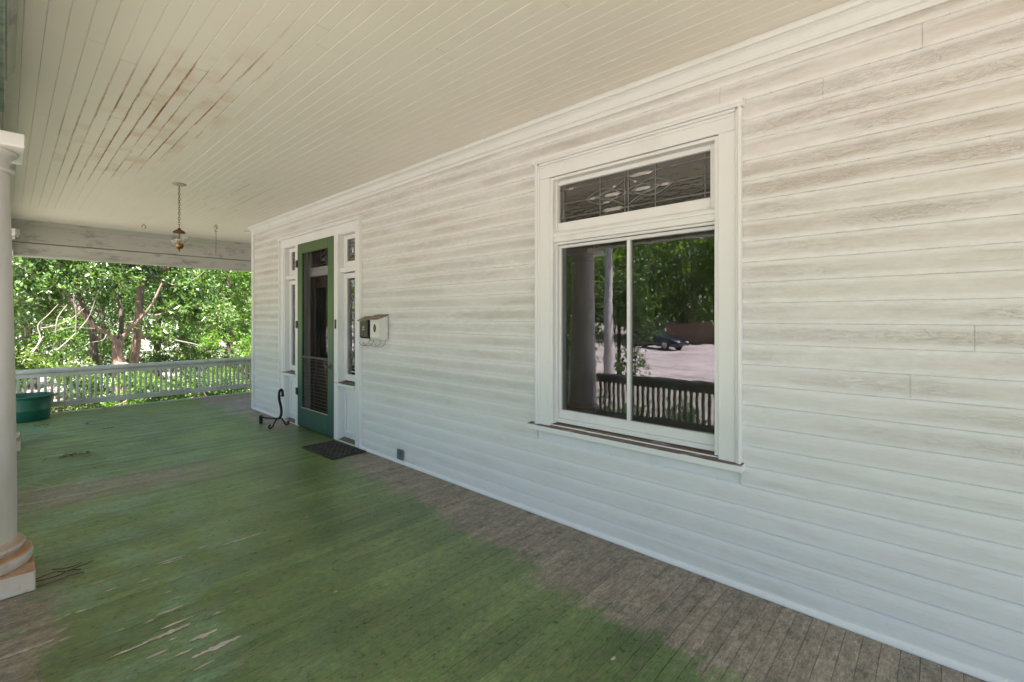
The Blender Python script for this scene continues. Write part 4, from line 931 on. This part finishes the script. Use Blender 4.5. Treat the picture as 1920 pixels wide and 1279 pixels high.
for i, (x, y, h, lab) in enumerate(((-4.25, 1.6, .62, 'rounded clipped shrub below the front railing, nearest the porch steps side'), (-4.2, 2.75, .7, 'rounded shrub below the front railing, mirrored through the window balusters'), (-4.3, 3.9, .6, 'rounded shrub below the front railing before the rust-stained column'), (-4.2, 5.05, .72, 'rounded shrub below the front railing just past the rust-stained column'), (-4.25, 6.2, .65, 'rounded shrub below the front railing midway between two columns'))):
    t = thing('foundation_shrub', lab, 'shrub', (x, y, GZ), 'shrubs along the front of the porch')
    for j in range(4):
        a = random.uniform(0, 6.28); limb('stem', wander((0, 0, -.03), (.3*math.cos(a), .3*math.sin(a), h), 3, .04), .012, .005, 'bark_dark', t, 5, 2)
    crown('foliage', [(random.uniform(-.25, .25), random.uniform(-.4, .4), random.uniform(.2, h+.1), .3, .32, .26) for _ in range(9)], 3000, .07, 'leaf_dark', t, 160+i, .1)
for i, (x, y, lab) in enumerate(((-10.2, 9.4, 'dense dark holly in the front yard beside the pale-barked tree'), (-12.3, 8.6, 'dense dark holly in the front yard at the near edge of the driveway'), (-10.6, 12.6, 'dense dark holly in the front yard farthest from the porch steps'))):
    t = thing('holly_tree', lab, 'tree', (x, y, GZ), 'hollies in the front yard')
    limb('trunk', [(0, 0, -.05), (.05, 0, 1.4), (0, .05, 3.4)], .10, .04, 'bark_dark', t)
    crown('foliage', [(random.uniform(-.8, .8), random.uniform(-.9, .9), random.uniform(.4, 4.6), .65, .65, .55) for _ in range(20)], 8000, .13, 'leaf_dark', t, 140+i)
t = thing('pale_trunk_stand_in', 'added pale-barked tree in the front yard, standing in for a white strip mirrored in the window', 'tree', (-8.4, 6.7, GZ))  # tree added in place of an unidentified white streak in the reflection
limb('trunk', [(0, 0, -.05), (.02, 0, 1.4), (.0, .02, 3.2), (.03, 0, 5.6), (.1, .1, 8.2)], .17, .07, 'bark_pale', t, 12)
for a in (20, 140, 260): limb('branch', [(.02, 0, 6.0), (1.0*math.cos(R(a)), 1.0*math.sin(R(a)), 7.3), (1.7*math.cos(R(a)), 1.7*math.sin(R(a)), 8.6)], .06, .025, 'bark_pale', t, 6)
crown('foliage', [(random.uniform(-2, 2), random.uniform(-2, 2), random.uniform(7.2, 10.), .9, .9, .6) for _ in range(12)], 4000, .26, 'leaf_bright', t, 130)
# fence
fe_ = thing('picket_fence', 'brown board fence beyond the driveway, mirrored in the window glass', 'fence', (-36.5, 13, GZ))
bm = bmesh.new(); bm_box(bm, -.012, .012, -.07, .07, .05, 1.75, .004); pk = to_mesh(bm, 'picket'); pk.materials.append(M['picket'])
for i in range(64):
    o = link('picket', pk, None, fe_, (0, -4.8+i*.15, random.uniform(-.03, .03))); o.rotation_euler.z = random.uniform(-.03, .03)
for z in (.45, 1.4): box('fence_rail', -.07, -.013, -4.9, 4.9, z, z+.09, 'picket', fe_)
# car
cr = thing('parked_car', 'dark parked car on the driveway, mirrored in the window glass', 'car', (-27.5, 14.6, GZ+.02), rz=R(8))
def car_loft(name, secs, mat):
    bm = bmesh.new(); rings = []
    for y, w0, z0, w1, z1 in secs:
        rings.append([bm.verts.new(p) for p in ((-w0, y, z0), (-w0*1.02, y, z0+(z1-z0)*.45), (-w1, y, z1-.03), (-w1*.9, y, z1), (w1*.9, y, z1), (w1, y, z1-.03), (w0*1.02, y, z0+(z1-z0)*.45), (w0, y, z0))])
    for a, b in zip(rings, rings[1:]):
        for i in range(8):
            bm.faces.new((a[i], a[(i+1) % 8], b[(i+1) % 8], b[i])).smooth = True
    bm.faces.new(rings[0][::-1]); bm.faces.new(rings[-1])
    return link(name, to_mesh(bm, name), M[mat], cr)
car_loft('body', [(-2.25, .70, .35, .62, .62), (-2.1, .84, .24, .78, .76), (-1.2, .90, .2, .84, .92), (0, .91, .2, .86, .96), (1.2, .90, .2, .85, .98), (1.9, .86, .22, .82, .98), (2.2, .78, .3, .74, .86)], 'car_paint')
car_loft('cabin', [(-1.15, .80, .90, .72, .93), (-.35, .78, .92, .60, 1.40), (.6, .78, .94, .60, 1.46), (1.4, .77, .95, .60, 1.36), (1.95, .76, .95, .68, 1.0)], 'car_glass')
boxes('roof_panel', [(-.57, .57, -.30, 1.36, 1.42, 1.475)], 'car_paint', cr, bev=.02)
for y in (-.36, .45, 1.42):
    for s in (-1, 1): tube('pillar', [(s*.79, y+(-.15 if y < 0 else .12 if y > 1 else 0), .94), (s*.62, y+.05, 1.43)], .03, 'car_paint', cr, 6)
for s in (-1, 1):
    box('headlight', min(s*.44, s*.70), max(s*.44, s*.70), -2.265, -2.12, .60, .74, 'lamp_lens', cr, bev=.02)
    for y in (-1.38, 1.35):
        wh = sub('wheel', cr, (s*.82, y, .33)); wh.rotation_euler.y = R(90)
        lathe('tyre', [(.20, -.10), (.31, -.10), (.335, -.06), (.335, .06), (.31, .10), (.20, .10)], 'tyre', wh, 28)
        lathe('rim', [(.02, -.105), (.19, -.102), (.21, -.108), (.21, .108), (.19, .102), (.02, .105)], 'rim', wh, 20)
